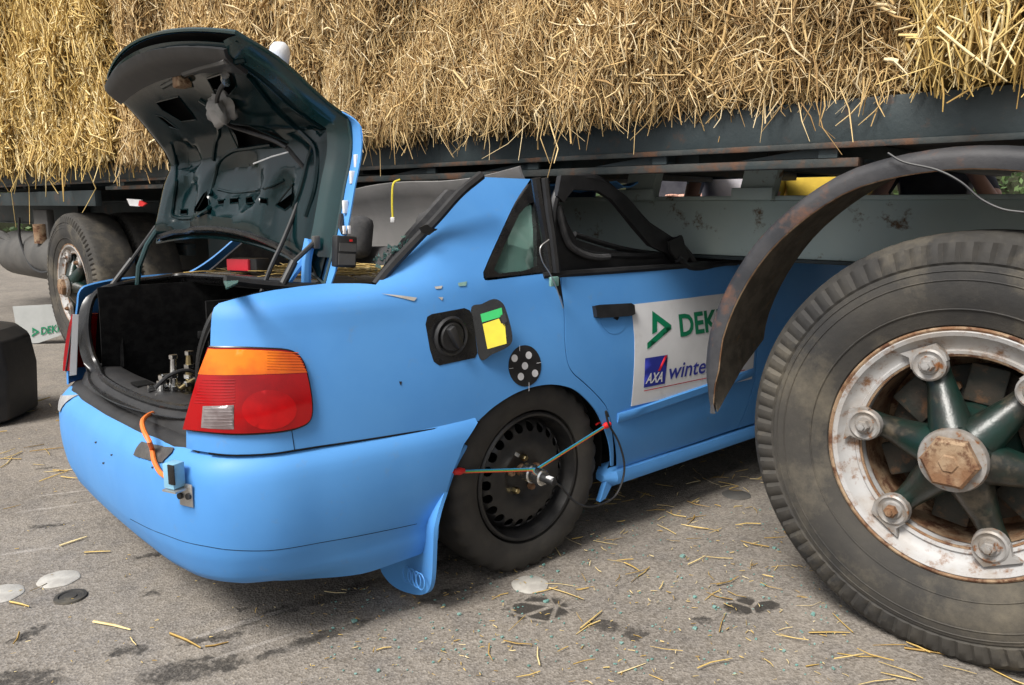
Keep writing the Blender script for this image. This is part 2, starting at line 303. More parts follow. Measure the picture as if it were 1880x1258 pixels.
# ================================================================== ground
def asphalt():
    m = bpy.data.materials.new('worn_asphalt'); m.use_nodes = True; N = m.node_tree.nodes; K = m.node_tree.links; b = N['Principled BSDF']
    tc = N.new('ShaderNodeTexCoord').outputs['Object']
    def noise(sc, det=6, rg=.6, vec=None):
        n = N.new('ShaderNodeTexNoise'); n.inputs['Scale'].default_value = sc; n.inputs['Detail'].default_value = det; n.inputs['Roughness'].default_value = rg; K.new(vec or tc, n.inputs['Vector']); return n
    def mr(f, a, z, c=0, d=1):
        r = N.new('ShaderNodeMapRange'); r.inputs[1].default_value = a; r.inputs[2].default_value = z; r.inputs[3].default_value = c; r.inputs[4].default_value = d; K.new(f, r.inputs[0]); return r.outputs[0]
    def mix(f, A, B):
        x = N.new('ShaderNodeMix'); x.data_type = 'RGBA'
        if isinstance(f, float): x.inputs[0].default_value = f
        else: K.new(f, x.inputs[0])
        for k, s in ((6, A), (7, B)):
            if isinstance(s, tuple): x.inputs[k].default_value = (*s, 1)
            else: K.new(s, x.inputs[k])
        return x.outputs[2]
    def math_(op, a, c):
        q = N.new('ShaderNodeMath'); q.operation = op; q.use_clamp = False
        for k, s in ((0, a), (1, c)):
            if isinstance(s, (int, float)): q.inputs[k].default_value = s
            else: K.new(s, q.inputs[k])
        return q.outputs[0]
    agg = N.new('ShaderNodeTexVoronoi'); agg.inputs['Scale'].default_value = 150; K.new(tc, agg.inputs['Vector'])
    sp = N.new('ShaderNodeSeparateColor'); K.new(agg.outputs['Color'], sp.inputs[0])
    base = mix(mr(noise(1.9, 6, .65).outputs['Fac'], .38, .62), (.178, .153, .125), (.256, .222, .181))
    base = mix(mr(noise(9, 6).outputs['Fac'], .45, .72, 0, .65), base, (.11, .10, .094))
    stone = mix(mr(sp.outputs[0], 0, 1), (.04, .037, .034), (.38, .35, .32))
    col = mix(.36, base, stone)
    col = mix(mr(noise(260, 3, .7).outputs['Fac'], .62, .70, 0, .55), col, (.42, .40, .37))
    col = mix(mr(noise(70, 4, .7).outputs['Fac'], .60, .68, 0, .6), col, (.03, .028, .027))
    # stains, wet patches, scraped pale streaks: (pixel x, pixel y, half-length m, half-width m, heading deg, kind)
    warp = noise(22, 5, .7)
    wv = N.new('ShaderNodeVectorMath'); wv.operation = 'MULTIPLY_ADD'; K.new(warp.outputs['Color'], wv.inputs[0]); wv.inputs[1].default_value = (.11, .11, 0); wv.inputs[2].default_value = (-.055, -.055, 0)
    av = N.new('ShaderNodeVectorMath'); K.new(tc, av.inputs[0]); K.new(wv.outputs[0], av.inputs[1])
    ST = [(50, 1165, .07, .025, 60, 0), (350, 1230, .14, .055, 25, 0), (385, 1172, .10, .022, 25, 0), (30, 1250, .13, .05, 0, 0), (275, 1090, .03, .02, 20, 0), (445, 1118, .025, .017, 20, 0),
          (990, 1118, .105, .085, 10, 2), (1115, 1150, .05, .03, -20, 0), (1165, 1165, .035, .03, 0, 0), (1375, 1112, .105, .06, 0, 2), (1290, 1138, .03, .02, 0, 0), (235, 1195, .05, .03, 10, 0), (300, 1015, .12, .02, 30, 0), (90, 965, .07, .015, 15, 0),
          (700, 1130, .5, .02, 36, 3), (560, 1180, .3, .02, 36, 3), (640, 1085, .5, .03, 36, 3), (85, 860, .05, .015, 10, 0),
          (440, 1145, .17, .014, 36, 1), (470, 1185, .14, .01, 36, 1), (110, 930, .16, .012, 25, 1), (60, 1010, .14, .012, 25, 1), (120, 905, .12, .01, 22, 1)]
    for (px, py, a, w, hd, kd) in ST:
        g = ground(px, py); mp = N.new('ShaderNodeMapping'); mp.vector_type = 'TEXTURE'
        mp.inputs['Location'].default_value = (g[0], g[1], 0); mp.inputs['Rotation'].default_value = (0, 0, math.radians(hd)); mp.inputs['Scale'].default_value = (a, w, 1)
        K.new(av.outputs[0] if kd != 1 else tc, mp.inputs['Vector']); le = N.new('ShaderNodeVectorMath'); le.operation = 'LENGTH'; K.new(mp.outputs[0], le.inputs[0])
        f = mr(le.outputs['Value'], .75, 1.02, 1, 0)
        if kd == 1: f = math_('MULTIPLY', f, mr(noise(30, 6, .8).outputs['Fac'], .38, .6, 0, .75)); col = mix(f, col, (.36, .33, .30))
        elif kd == 3: f = math_('MULTIPLY', f, mr(noise(14, 6, .8).outputs['Fac'], .36, .6, 0, .8)); col = mix(f, col, (.04, .036, .032))
        elif kd == 2:
            vo = N.new('ShaderNodeTexVoronoi'); vo.feature = 'DISTANCE_TO_EDGE'; vo.inputs['Scale'].default_value = 13; K.new(tc, vo.inputs['Vector'])
            f = math_('MULTIPLY', f, mr(vo.outputs['Distance'], .04, .09, 0, .9)); col = mix(f, col, (.028, .025, .022))
        else: f = math_('MULTIPLY', f, mr(noise(45, 5, .7).outputs['Fac'], .35, .55, .25, .85)); col = mix(f, col, (.030, .027, .024))
    K.new(col, b.inputs['Base Color']); b.inputs['Roughness'].default_value = .85; b.inputs['Specular IOR Level'].default_value = .3
    bp = N.new('ShaderNodeBump'); bp.inputs['Strength'].default_value = .7; bp.inputs['Distance'].default_value = .003; K.new(agg.outputs['Distance'], bp.inputs['Height']); K.new(bp.outputs[0], b.inputs['Normal'])
    return m
g = meshobj('ground', [(-600, -600, 0), (600, -600, 0), (600, 600, 0), (-600, 600, 0)], [(0, 1, 2, 3)], asphalt(), smooth=False); g['kind'] = 'structure'; g['label'] = 'grey worn asphalt with dark oil stains and pale scrapes'

# ================================================================== the car
car = empty('crashed_car', CO, math.pi/2-YAW)
tag(car, 'light blue matt saloon wedged under the straw trailer with its boot lid open', 'car')
PX = np.array([-1.015, -1.010, -.997, -.970, -.925, -.85, -.70, -.40, 0, .35, 1.0, 1.8, 2.5, 3.0, 3.25, 3.38, 3.42]); PW = np.array([0, .30, .53, .66, .737, .788, .82, .845, .858, .866, .866, .866, .855, .80, .70, .5, 0])
PU = np.concatenate([[0], np.cumsum(np.hypot(np.diff(PX), np.diff(PW)))]); fX = hermite(PU, PX); fW = hermite(PU, PW)
fIns = hermite([.10, .18, .25, .35, .45, .55, .65, .75, .86], [.09, .055, .028, .006, 0, 0, .007, .022, .045])
S_ = [0, .04, .07, .10, .15, .25, .40, .60]
dI = hermite(S_, [.045, .052, .070, .098, .147, .246, .396, .59]); dZ = hermite(S_, [.86, .899, .924, .937, .947, .958, .965, .97])
gI = hermite(S_, [.045, .054, .062, .075, .100, .150, .225, .33]); gZ = hermite(S_, [.86, .899, .928, .956, 1.003, 1.089, 1.217, 1.387])
def body(u, v):
    u = np.asarray(u, float); v = np.asarray(v, float); au = np.abs(u); x = fX(au); w = fW(au); s = np.clip(v-.86, 0, .6); k = sstep(-.62, -.22, x)
    ins = np.where(v <= .86, fIns(np.clip(v, .1, .86)), dI(s)*(1-k)+gI(s)*k); z = np.where(v <= .86, v, dZ(s)*(1-k)+gZ(s)*k)
    ww0 = .0010*np.sin(7*x+4*v)+.0008*np.sin(13*x-9*v); rear = sstep(-.55, -.93, x)                      # at the tail the inset turns into a forward lean
    xx = x+rear*(ins*.6+.004)+0*u; ww = np.maximum(w-ins*np.clip(w/.6, 0, 1), 0)
    return np.stack([xx, -np.sign(u+1e-12)*np.maximum(ww+ww0*np.clip(w/.6, 0, 1), 0), z], -1)
BS = Surf(body, (.25, 3.0), (.15, 1.40), 330, 170)
def U(x): return float(np.interp(x, PX, PU))
# --- traced outlines (photo pixels resolved onto the body surface)
arch = [(880, 771), (907, 747), (943, 724), (977, 711), (1013, 706), (1047, 712), (1070, 727), (1094, 754), (1110, 787), (1120, 821), (1122, 856)]
shut = [(1029, 506), (1031, 536), (1035, 570), (1036, 620), (1040, 660), (1050, 684), (1070, 702), (1094, 725), (1112, 747), (1119, 767)]
lampo = [(386, 637), (434, 638), (490, 640), (527, 643), (547, 653), (559, 674), (569, 717), (572, 754), (566, 774), (547, 785), (517, 792), (450, 797), (390, 794), (342, 788)]
bline = [(342, 823), (384, 831), (434, 835), (500, 832), (541, 826), (620, 814), (750, 794), (880, 773)]
cpil_l = [(690, 523), (719, 487), (764, 438), (797, 406), (840, 358), (881, 325)]
qwin = [(974, 329), (946, 371), (913, 441), (887, 500), (888, 511), (897, 515), (950, 508), (1012, 501)]
q = [p for p in reversed(lampo)]                        # from lower inner corner round the lamp to its top
iv = BS.inv
ul = spline(iv(lampo), 3); ub = spline(iv(bline), 3); uc = spline(iv(cpil_l), 3); uq = iv(qwin); uq = spline(uq[:4], 4)+spline(uq[4:], 3); us = spline(iv(shut), 3); ua = spline(iv(arch), 4)

utop = [(U(-.50), 1.17), (U(-.60), 1.125), (U(-.72), 1.09), (U(-.80), 1.06)]      # along the boot gutter
UT0 = iv([(402, 557)])[0]
qouter = ub+ua+[(ua[-1][0]+.012, ua[-1][1])]+list(reversed(us))+list(reversed(uq))+[(uc[-1][0]+.0, uc[-1][1])]+list(reversed(uc))+[(U(-.60), 1.035), (U(-.70), 1.02), (U(-.80), .995)]+iv([(416, 553), (402, 557), (393, 565), (389, 578), (387, 605)])+ul
qp = panel('quarter_panel', body, qouter, [], .026, MT['paint'], car, (-.2, -1, .2), .006)
mir = lambda L: [(-a, b) for a, b in L]
panel('quarter_panel', body, mir(qouter), [], .035, MT['paint'], car, (-.2, 1, .2), .006)
# dark shell just inside the skin closes the joints
def shellfn(u, v): return BS.off(-.022)(u, v)
arcw = [(U(.0)+.375*math.cos(a), .31+.335*math.sin(a)) for a in np.linspace(math.pi, 0, 18)]
for sg in (1, -1):
    lo = [(U(-.86)*sg, .26)]+[(a*sg, b) for a, b in [(U(0)-.375, .24)]+arcw+[(U(0)+.375, .22), (U(3.1), .22), (U(3.1), .80), (U(.2), .90), (U(-.3), .93), (U(-.86), .90)]]
    panel('inner_shell', shellfn, lo, [], .06, MT['dark'], car, (0, -sg, 0), .003)
# rear door, front door, sill, front wing
door_o = us+[(iv([(1127, 800)])[0]), iv([(1133, 862)])[0], (U(1.12), .255), (U(1.19), .45), (U(1.20), .70), (U(1.19), .925), (U(.7), .935)]
DOOR = inset(door_o, .0035)
rd = panel('rear_door', body, DOOR, [], .05, MT['paint'], car, (0, -1, .1), .006)
panel('front_door', body, inset([(U(1.12), .255), (U(1.19), .45), (U(1.20), .70), (U(1.19), .925), (U(2.1), .90), (U(2.14), .6), (U(2.1), .255)], .0035), [], .08, MT['paint'], car, (0, -1, .1), .006)
for sg, nm in ((1, 0), (-1, 1)):
    if sg < 0: panel('rear_door', body, mir(DOOR), [], .06, MT['paint'], car, (0, 1, .1), .006); panel('front_door', body, mir(inset([(U(1.12), .255), (U(1.19), .45), (U(1.20), .70), (U(1.19), .925), (U(2.1), .90), (U(2.14), .6), (U(2.1), .255)], .0035)), [], .08, MT['paint'], car, (0, 1, .1), .006)
    fw = [(U(2.115), .255), (U(2.15), .6), (U(2.11), .9), (U(2.6), .87), (U(3.1), .80), (U(3.2), .6), (U(3.15), .35), (U(2.617)+.37, .25)]+[(U(2.617)+.36*math.cos(a), .31+.33*math.sin(a)) for a in np.linspace(0, math.pi, 14)]+[(U(2.617)-.37, .25)]
    panel('front_wing', body, [(a*sg, b) for a, b in inset(fw, .004)], [], .08, MT['paint'], car, (0, -sg, .1), .006)
    nose = [(U(3.16), .36), (U(3.21), .6), (U(3.11), .79), (U(3.3), .74), (PU[-1]-.01, .70), (PU[-1]-.01, .25), (U(3.25), .25)]
    panel('front_bumper', body, [(a*sg, b) for a, b in nose], [], .08, MT['paint'], car, (1, -sg, .1), .006)
sillp = [(.34, -.835, .195), (.36, -.85, .235), (.40, -.85, .25)]
for sg in (1, -1):
    m_ = MB(); prof = [(-.77, .20), (-.825, .185), (-.853, .20), (-.858, .225), (-.85, .245), (-.80, .255), (-.77, .255)]
    V = []; xs = [.345, .38, .8, 1.3, 2.0, 2.22]; k = len(prof)
    for x in xs:
            for (y, z) in prof: V.append((x, y*sg, z)) if x > .35 else V.append((x, (-.80+(y+.80)*.45)*sg, .222+(z-.222)*.4))
    m_.add(V, [(i*k+j, i*k+(j+1) % k, (i+1)*k+(j+1) % k, (i+1)*k+j) for i in range(len(xs)-1) for j in range(k)]+[tuple(range(k)), tuple(range((len(xs)-1)*k, len(xs)*k))])
    m_.build('sill', MT['paint'], car, 40, tf=tl)
# bonnet, floor pan
hx = np.linspace(2.12, 3.3, 10); V = []; Fc = []
for i, x in enumerate(hx):
    for j, y in enumerate(np.linspace(-1, 1, 9)): V.append(tl((x, y*float(np.interp(x, PX, PW))*.90, .965-.14*((x-2.12)/1.18)**1.6-.05*abs(y)**3)))
for i in range(9):
    for j in range(8): Fc.append((i*9+j, i*9+j+1, (i+1)*9+j+1, (i+1)*9+j))
solid(meshobj('bonnet', V, Fc, MT['paint'], car), .01)
MB().box((1.35, 0, .23), (3.5, 1.40, .05)).build('floor_pan', MT['dark'], car, tf=tl)
# --- bumper
bX = fX; fOut = hermite([.16, .19, .215, .245, .265, .285, .33, .40, .47, .51, .535, .552, .562], [-.16, -.085, -.03, -.006, .0, .009, .019, .026, .024, .018, .006, -.012, -.03])
def bump(u, v):
    u = np.asarray(u, float); v = np.asarray(v, float); au = np.abs(u); x = fX(au); w = fW(au); o = fOut(np.clip(v, .16, .562)); o = np.where(o < 0, np.where(v < .3, o*(.22+.78*sstep(-.55, -.88, x)), o), o); fade = sstep(.0, -.45, x)*.75+.25
    e = 1e-3; tx = (fX(au+e)-fX(au))/e; ty = (fW(au+e)-fW(au))/e; n = np.maximum(np.hypot(tx, ty), 1e-9); nx = -ty/n; ny = tx/n; o = o*fade+.004
    return np.stack([x+nx*o, -np.sign(u+1e-12)*np.maximum(w+ny*o, 0), v], -1)
BB = Surf(bump, (-.80, U(.1)), (.165, .562), 260, 90)
bfront = BB.inv([(877, 776), (852, 815), (829, 872), (812, 925), (806, 965)])
btop = [(U(-.26), .553)]; 
side = bfront+[(bfront[-1][0]-.0, .20), (bfront[-1][0]-.05, .175), (U(-.6), .165)]
bo = side+[(.6, .165), (.3, .165), (0, .165)]+[(-a, b) for a, b in reversed(side+[(.6, .165), (.3, .165)])]
ztop = lambda u: .560
tops = [(-a, .560) for a in np.linspace(bfront[0][0]-.005, .05, 30)]+[(0, .560)]+[(a, .560) for a in np.linspace(.05, bfront[0][0]-.005, 30)]
bumper = panel('rear_bumper', bump, bo+tops, [], .022, MT['paint'], car, (-1, -.3, .1), .005)
# moulded joint line low on the bumper, a thin dark groove
ln = BB.inv([(239, 953), (303, 982), (366, 1001), (414, 1009), (494, 1011), (580, 998), (680, 980), (765, 962)])
MB().tube([tl(p) for p in bump(*np.array(spline(ln, 5)).T)], .0008, 5).build('seam', MT['dark'], bumper)
sm = spline([iv([(535.6, 791)])[0], iv([(540.6, 826)])[0]], 3); MB().tube([tl(p) for p in BS.off(.0005)(*np.array(sm).T)], .0009, 5).build('seam', MT['dark'], qp)
MB().tube([tl(p) for p in BS.off(.001)(np.array([p[0] for p in ub[3:]]), np.array([p[1]-.0015 for p in ub[3:]]))], .0026, 5).build('joint_gap', MT['dark'], bumper)
# mud flap with four linked rings
def flapx(z): return -.405+.16*sstep(.27, .54, z)
def flp(px, py):
    x = -.405
    for _ in range(12): p = cpl(px, py, 0, x); x = .5*x+.5*float(flapx(p[2]))
    return p
fl = [flp(*p) for p in [(853, 817), (838, 845), (827, 872), (813, 920), (807, 965), (804, 1026), (799, 1068), (787, 1087), (764, 1092), (734, 1082), (715, 1061), (707, 1034), (722, 1000), (755, 950), (795, 895), (828, 850), (844, 822)]]
fl2 = spline([(p[1], p[2]) for p in fl], 4, True)
flapfn = lambda u, v: np.stack([flapx(v)-.02*((np.asarray(u)+.75)/.15)**2*(1-sstep(.25, .4, v)), u, v], -1)
flap = panel('mud_flap', flapfn, fl2, [], .02, MT['paint'], bumper, (-1, 0, 0), .012)
for k in range(4):
    c = cpl(728+k*0+[17, 27, 37, 46][k], 1060+[-4, 0, 4, 7][k], 0, -.43); ring = [(-.426-.02*((c[1]+.75)/.15)**2, c[1]+.021*math.cos(a), c[2]+.024*math.sin(a)) for a in np.linspace(0, 2*math.pi, 25)]
    MB().tube([tl(p) for p in ring], .0022, 5, False).build('ring_emblem', MT['paint'], flap)
# --- tail lamps
lampq = ul
def lampat(sg):
    U2 = [(a*sg, b) for a, b in inset(lampq, .003)]
    root = panel('tail_lamp', BS.off(.012), U2, [], .02, MT['redl'], car, (-.6, -sg, 0), .03)
    MB().tube([tl(p) for p in BS.off(.003)(np.array([p[0]*sg for p in ul+ul[:1]]), np.array([p[1] for p in ul+ul[:1]]))], .0028, 5, False).build('lamp_gap_line', MT['blackg'], root)  # dark ring drawn in for the shaded gap round the lamp
    um = iv([(368, 687), (430, 689), (500, 687), (564, 684)]); top = [p for p in inset(lampq, .006)]
    amb_o = [p for p in top if p[1] > np.interp(p[0], [um[0][0], um[-1][0]], [um[0][1], um[-1][1]])]
    cap = sorted(um, key=lambda p: -p[0])
    poly = [(cap[0][0]-.004, cap[0][1])]+cap[1:-1]+[(cap[-1][0]+.004, cap[-1][1])]+[p for p in amb_o]
    panel('indicator_lens', BS.off(.0128), [(a*sg, b) for a, b in poly], [], .02, MT['amb'], root, (-.6, -sg, 0), 0)
    rv = iv([(379, 745), (432, 743), (432, 787), (376, 784)]); panel('reverse_lens', BS.off(.0128), [(a*sg, b) for a, b in rv], [], .01, MT['clear'], root, (-.6, -sg, 0), 0)
    bl = iv([(462+(46*1.05)*math.cos(a)+32, 752+36*math.sin(a)) for a in np.linspace(0, 2*math.pi, 24)[:-1]]); panel('brake_lens', BS.off(.0126), [(a*sg, b) for a, b in bl], [], .015, MT['redd'], root, (-.6, -sg, 0), 0)
    for k in range(9):                                  # moulded ribs of the red lens and the amber lens
        y = 697+k*5.2; r = iv([(372-k*1.6+4, y), (434, y+1)]); MB().tube([tl(p) for p in BS.off(.0122)(np.array([a*sg for a, b in spline(r, 4)]), np.array([b for a, b in spline(r, 4)]))], .0011, 4).build('lens_rib', MT['redl'], root)
    for k in range(7):
        y = 648+k*5; r = iv([(490, y), (545+k*2.3, y+1)]); MB().tube([tl(p) for p in BS.off(.0130)(np.array([a*sg for a, b in spline(r, 3)]), np.array([b for a, b in spline(r, 3)]))], .0011, 4).build('lens_rib', MT['amb'], root)
    for k in range(6):
        y = 750+k*6; r = iv([(381, y), (430, y-1)]); MB().tube([tl(p) for p in BS.off(.0130)(np.array([a*sg for a, b in spline(r, 3)]), np.array([b for a, b in spline(r, 3)]))], .0011, 4).build('lens_rib', MT['clear'], root)
    return root
lampat(1); ll = lampat(-1)
lb = MB().extrude([tl(p) for p in [cpl(*p, 1, .60) for p in [(128, 690), (141, 688), (145, 578), (134, 577)]]], (-.002, -.002, 0)).build('paper_label', MT['white'], ll); lb['label'] = 'white paper label with small print'
# --- door fittings
def decal(name, fn, pts, m, parent, off, sp=.03, out=(0, -1, 0)):
    return panel(name, fn.off(off), fn.inv(pts), [], sp, m, parent, out, .0006)
hd = BS.inv([(1087, 563), (1095, 561), (1153, 558), (1159, 562), (1160, 578), (1153, 581), (1100, 585), (1090, 583)])
h = panel('door_handle', BS.off(.016), hd, [], .02, MT['black'], rd, (0, -1, 0), .016); bevmod(h, .005)
cup = [cpl(1128, 585, 1, -.835)]
cp = BS.inv([(1104, 585), (1149, 582), (1147, 600), (1138, 611), (1123, 613), (1110, 604)]); panel('handle_cup', BS.off(.0012), spline(cp, 4, True), [], .02, MT['paint'], rd, (0, -1, 0), .001)
# rubbing strip
c0, c1 = BS.inv([(1134, 757)])[0], (U(1.17), .487)
ru = np.linspace(c0[0], c1[0], 12); V = []; Fc = []
pr = [(-.014, .0), (-.017, .006), (-.012, .011), (.012, .011), (.017, .006), (.014, .0)]
for i, u in enumerate(ru):
    vv = c0[1]-.02+(c1[1]-c0[1]+.02)*i/11
    for (dv, o) in pr: V.append(tuple(tilt(BS.off(o*(0.4 if i in (0, 11) else 1))(np.array([u]), np.array([vv+dv]))[0])))
for i in range(11):
    for j in range(5): Fc.append((i*6+j, i*6+j+1, i*6+j+7, i*6+j+6))
Fc += [tuple(range(6)), tuple(range(66, 72))]
o = meshobj('rubbing_strip', V, Fc, MT['paint'], rd); autosmooth(o, 40)
# big white sponsor sheet: its edges from the photo, its right part runs on behind the mudguard
A0, A1 = BS.inv([(1158, 559.5), (1158, 746)]); WID = .74
mid = BS.inv([(1162, 623)])[0]
sheet = [A0, (mid[0]+.006, mid[1]), A1, (A1[0]+WID, A1[1]-.012), (A0[0]+WID, A0[1]-.004)]
st = panel('sponsor_sheet', BS.off(.0022), sheet, [], .05, MT['white'], rd, (0, -1, 0), .0008); st['label'] = 'white printed sheet stuck on the rear door'
def printed(name, txt, corner, right, up, m, parent, off, bold=.0, shear=0, fn=BS, fit=None):
    V, Fc = textmesh(txt, 1, bold, shear); V = V-V.min(0); w, hgt = V.max(0); V = V/np.array([w, hgt])
    c = np.array(corner); uv = c+V[:, :1]*np.array(right)+V[:, 1:]*np.array(up); P = tilt(fn.off(off)(uv[:, 0], uv[:, 1])); o = meshobj(name, P, orient(P, Fc, (0, -1, 0)), m, parent, smooth=False); return o
i_ = BS.inv
tA, tB, tC = i_([(1248, 619), (1248, 577), (1315, 609)]); wD = (tC[0]-tA[0])*5/3*1.04
printed('lettering', 'DEKRA', tA, (wD, -.002), (0, tB[1]-tA[1]), MT['green'], st, .0036, .028)
lg = [(1196, 571), (1231, 597), (1231, 604), (1187, 642), (1187, 630), (1219, 601), (1205, 590), (1205, 609), (1196, 614)]
panel('logo', BS.off(.0034), i_(lg), [], .02, MT['green'], st, (0, -1, 0), 0)
ax = i_([(1183, 658), (1224.5, 651.5), (1219, 704), (1180.5, 712)]); sq = panel('logo_square', BS.off(.0034), ax, [], .03, MT['navy'], st, (0, -1, 0), 0)
axp = i_([(1219, 653), (1224, 652), (1210, 681), (1206, 681)]); panel('logo_slash', BS.off(.0044), axp, [], .02, MT['redp'], sq, (0, -1, 0), 0)
a, b2, c2 = i_([(1183, 705), (1189, 685), (1214, 701)]); printed('lettering', 'AXA', a, (c2[0]-a[0], c2[1]-a[1]), ((b2[0]-a[0])*.6, b2[1]-a[1]), MT['white'], sq, .0044, .025, .15)
a, b2, c2 = i_([(1227, 697), (1227, 668), (1311, 684)]); printed('lettering', 'winterthur', a, ((c2[0]-a[0])*10/6.3, (c2[1]-a[1])), (0, b2[1]-a[1]), MT['navy'], st, .0036, .012, .25)
rl = i_([(1181, 718.5), (1309, 694)]); panel('red_rule', BS.off(.0034), [rl[0], (rl[0][0], rl[0][1]+.003), (rl[0][0]+.62, rl[1][1]+.003), (rl[0][0]+.62, rl[1][1])], [], .05, MT['redp'], st, (0, -1, 0), 0)
# --- fuel filler
fo = i_([(781, 596), (784, 582), (792, 577), (852, 566), (862, 570), (867, 580), (876, 648), (872, 657), (806, 671), (796, 664), (789, 642)])
fr = panel('filler_recess', BS.off(.0015), fo, [], .015, MT['blackg'], car, (0, -1, 0), .001); fr['label'] = 'open black fuel filler recess'
cc = i_([(826, 618)])[0]; cen = BS.off(.0)(np.array([cc[0]]), np.array([cc[1]]))[0]
def ycyl(prof, c, n=28): return MB().lathe(prof, c, 'y', n)
o = ycyl([(.055, .0), (.058, -.008), (.052, -.014), (.046, -.010), (.046, -.002), (0, -.002)], tuple(cen)).build('filler_ring', MT['black'], fr, tf=tl)
cap = ycyl([(.040, .0), (.040, -.012), (.036, -.016), (0, -.016)], tuple(cen)).build('fuel_cap', MT['black'], fr, tf=tl)
MB().box((cen[0], cen[1]-.024, cen[2]), (.022, .022, .066), Matrix.Rotation(math.radians(-30), 3, 'Y'), .004).build('cap_grip', MT['trim'], cap, tf=tl)
# flap hinged at its front edge, swung out
H0, H1 = [BS.fn(np.array([p[0]]), np.array([p[1]]))[0] for p in i_([(864, 570), (878, 656)])]
def flapP(px, py):                                  # plane of the flap: through the hinge line, opened outwards and forwards
    ax_ = (H1-H0)/np.linalg.norm(H1-H0); sw = np.array([math.cos(math.radians(38)), -math.sin(math.radians(38)), 0]); n = np.cross(ax_, sw); d = cray(px, py); return CC+d*(np.dot(H0-CC, n)/np.dot(d, n)), n/np.linalg.norm(n)
def flapsheet(name, pts, m, parent, lift, th):
    P = [flapP(*p)[0] for p in pts]; n = flapP(*pts[0])[1]; n = n if np.dot(n, CC-P[0]) > 0 else -n
    return MB().extrude([tl(p+n*lift) for p in P], tuple(-n*th)).build(name, m, parent, 30)
fp = flapsheet('fuel_flap', spline([(864, 571), (885, 558), (907, 549), (922, 556), (930, 572), (940, 612), (936, 634), (905, 650), (880, 657)], 5, True), MT['blackg'], car, 0, .008)
flapsheet('label', [(882, 577), (921, 565), (923, 581), (885, 592)], MT['greenl'], fp, .0015, .001)
flapsheet('label', [(886, 595), (916, 585), (920, 594), (927, 595), (930, 631), (895, 641)], MT['yell'], fp, .0015, .001)
flapsheet('catch', [(918, 580), (927, 575), (931, 590), (924, 597)], MT['black'], fp, .006, .005)
# five-dot measuring target stuck on the quarter panel
tg = panel('measuring_target', BS.off(.002), i_([(963+30*math.cos(a), 672+38*math.sin(a)) for a in np.linspace(0, 2*math.pi, 33)[:-1]]), [], .03, MT['black'], car, (0, -1, 0), .0008); tg['label'] = 'round black sticker with five white dots'
for (x, y) in [(943.5, 658), (969.5, 652.5), (962.5, 672), (955, 691.5), (981, 685.5)]:
    panel('white_dot', BS.off(.0032), i_([(x+5.8*math.cos(a), y+7*math.sin(a)) for a in np.linspace(0, 2*math.pi, 15)[:-1]]), [], .02, MT['white'], tg, (0, -1, 0), 0)
for (x0, y0, x1, y1) in [(953, 635, 953, 645), (934, 677, 941, 676), (984, 667, 992, 666), (970, 702, 970, 718)]:
    MB().tube([tl(p) for p in BS.off(.0032)(*np.array(i_([(x0, y0), (x1, y1)])).T)], .0007, 4).build('tick', MT['white'], tg)
# scuffs and chips of bare primer on the shoulder
for pts in [[(700, 540), (735, 543), (765, 547), (760, 553), (730, 546)], [(797, 527), (812, 525), (810, 530), (800, 531)], [(804, 546), (813, 546), (811, 552)], [(840, 520), (857, 517), (855, 525), (842, 526)]]:
    decal('paint_chip', BS, pts, MT['disc'] if pts[0][0] < 830 else MT['shard'], qp, .0018, .02)
for (x, y, r) in [(735, 703, 2.5), (176, 800, 0), (838, 492, 0)]:
    if r: decal('paint_chip', BS, [(x-r, y-r), (x+r, y-r), (x+1, y+2*r), (x-1, y+r)], MT['black'], qp, .0012)
for (x, y) in [(176, 812), (205, 835), (190, 850), (280, 858)]:
    decal('paint_chip', BB, [(x-1.5, y-1), (x+2, y-1.5), (x+1, y+2), (x-1.5, y+1.5)], MT['black'], bumper, .0012, out=(-1, 0, 0))
# --- quarter window and pillars
GS = lambda pts, y=None: [p for p in pts]
qwo = [(976, 333), (948, 373), (915, 443), (889, 501), (893, 511), (950, 506), (1009, 499), (1003, 440), (990, 345)]
qwi = [(969, 375), (952, 395), (925, 452), (906, 496), (915, 503), (960, 498), (985, 489), (984, 420), (980, 372)]
qwf = panel('quarter_window', BS.off(.003), i_(qwo), [i_(qwi)], .02, MT['blackg'], car, (0, -1, 0), .02)
panel('pane', BS.off(-.016), i_(qwi), [], .04, MT['glass'], qwf, (0, -1, 0), .004)
def pl(pts, y): return [tl(cpl(px, py, 1, y)) for px, py in pts]
# door window frame, bent out of shape
wf = MB().tube(pl(spline([(984, 327), (992, 380), (1003, 440), (1010, 500)], 5), -.79), .016, 8).build('window_frame', MT['blackg'], rd)
MB().tube(pl(spline([(1000, 327), (1006, 380), (1015, 440), (1022, 500)], 5), -.81), .013, 8).build('window_frame', MT['black'], rd)
MB().tube(pl(spline([(1012, 425), (1017, 375), (1030, 345), (1060, 328), (1095, 330), (1125, 350), (1175, 402), (1228, 445), (1250, 470), (1281, 500)], 6), -.76), .014, 8).build('window_frame', MT['black'], rd)
0 and MB().tube(pl(spline([(1103, 332), (1140, 380), (1190, 440), (1215, 462), (1262, 497)], 6), -.73), .014, 8).build('window_frame', MT['black'], rd)
MB().tube(pl(spline([(1016, 378), (1030, 420), (1050, 450), (1085, 467), (1135, 470), (1200, 470), (1250, 466)], 6), -.74), .012, 8).build('window_frame', MT['black'], rd)
MB().tube(pl(spline([(1024, 378), (1040, 440), (1062, 462), (1090, 472), (1118, 472)], 6), -.76), .011, 8).build('grey_seal', MT['cloth'], rd)
MB().tube(pl(spline([(1240, 440), (1262, 465), (1285, 500), (1275, 505), (1245, 480)], 5), -.79), .013, 8).build('torn_seal', MT['black'], rd)
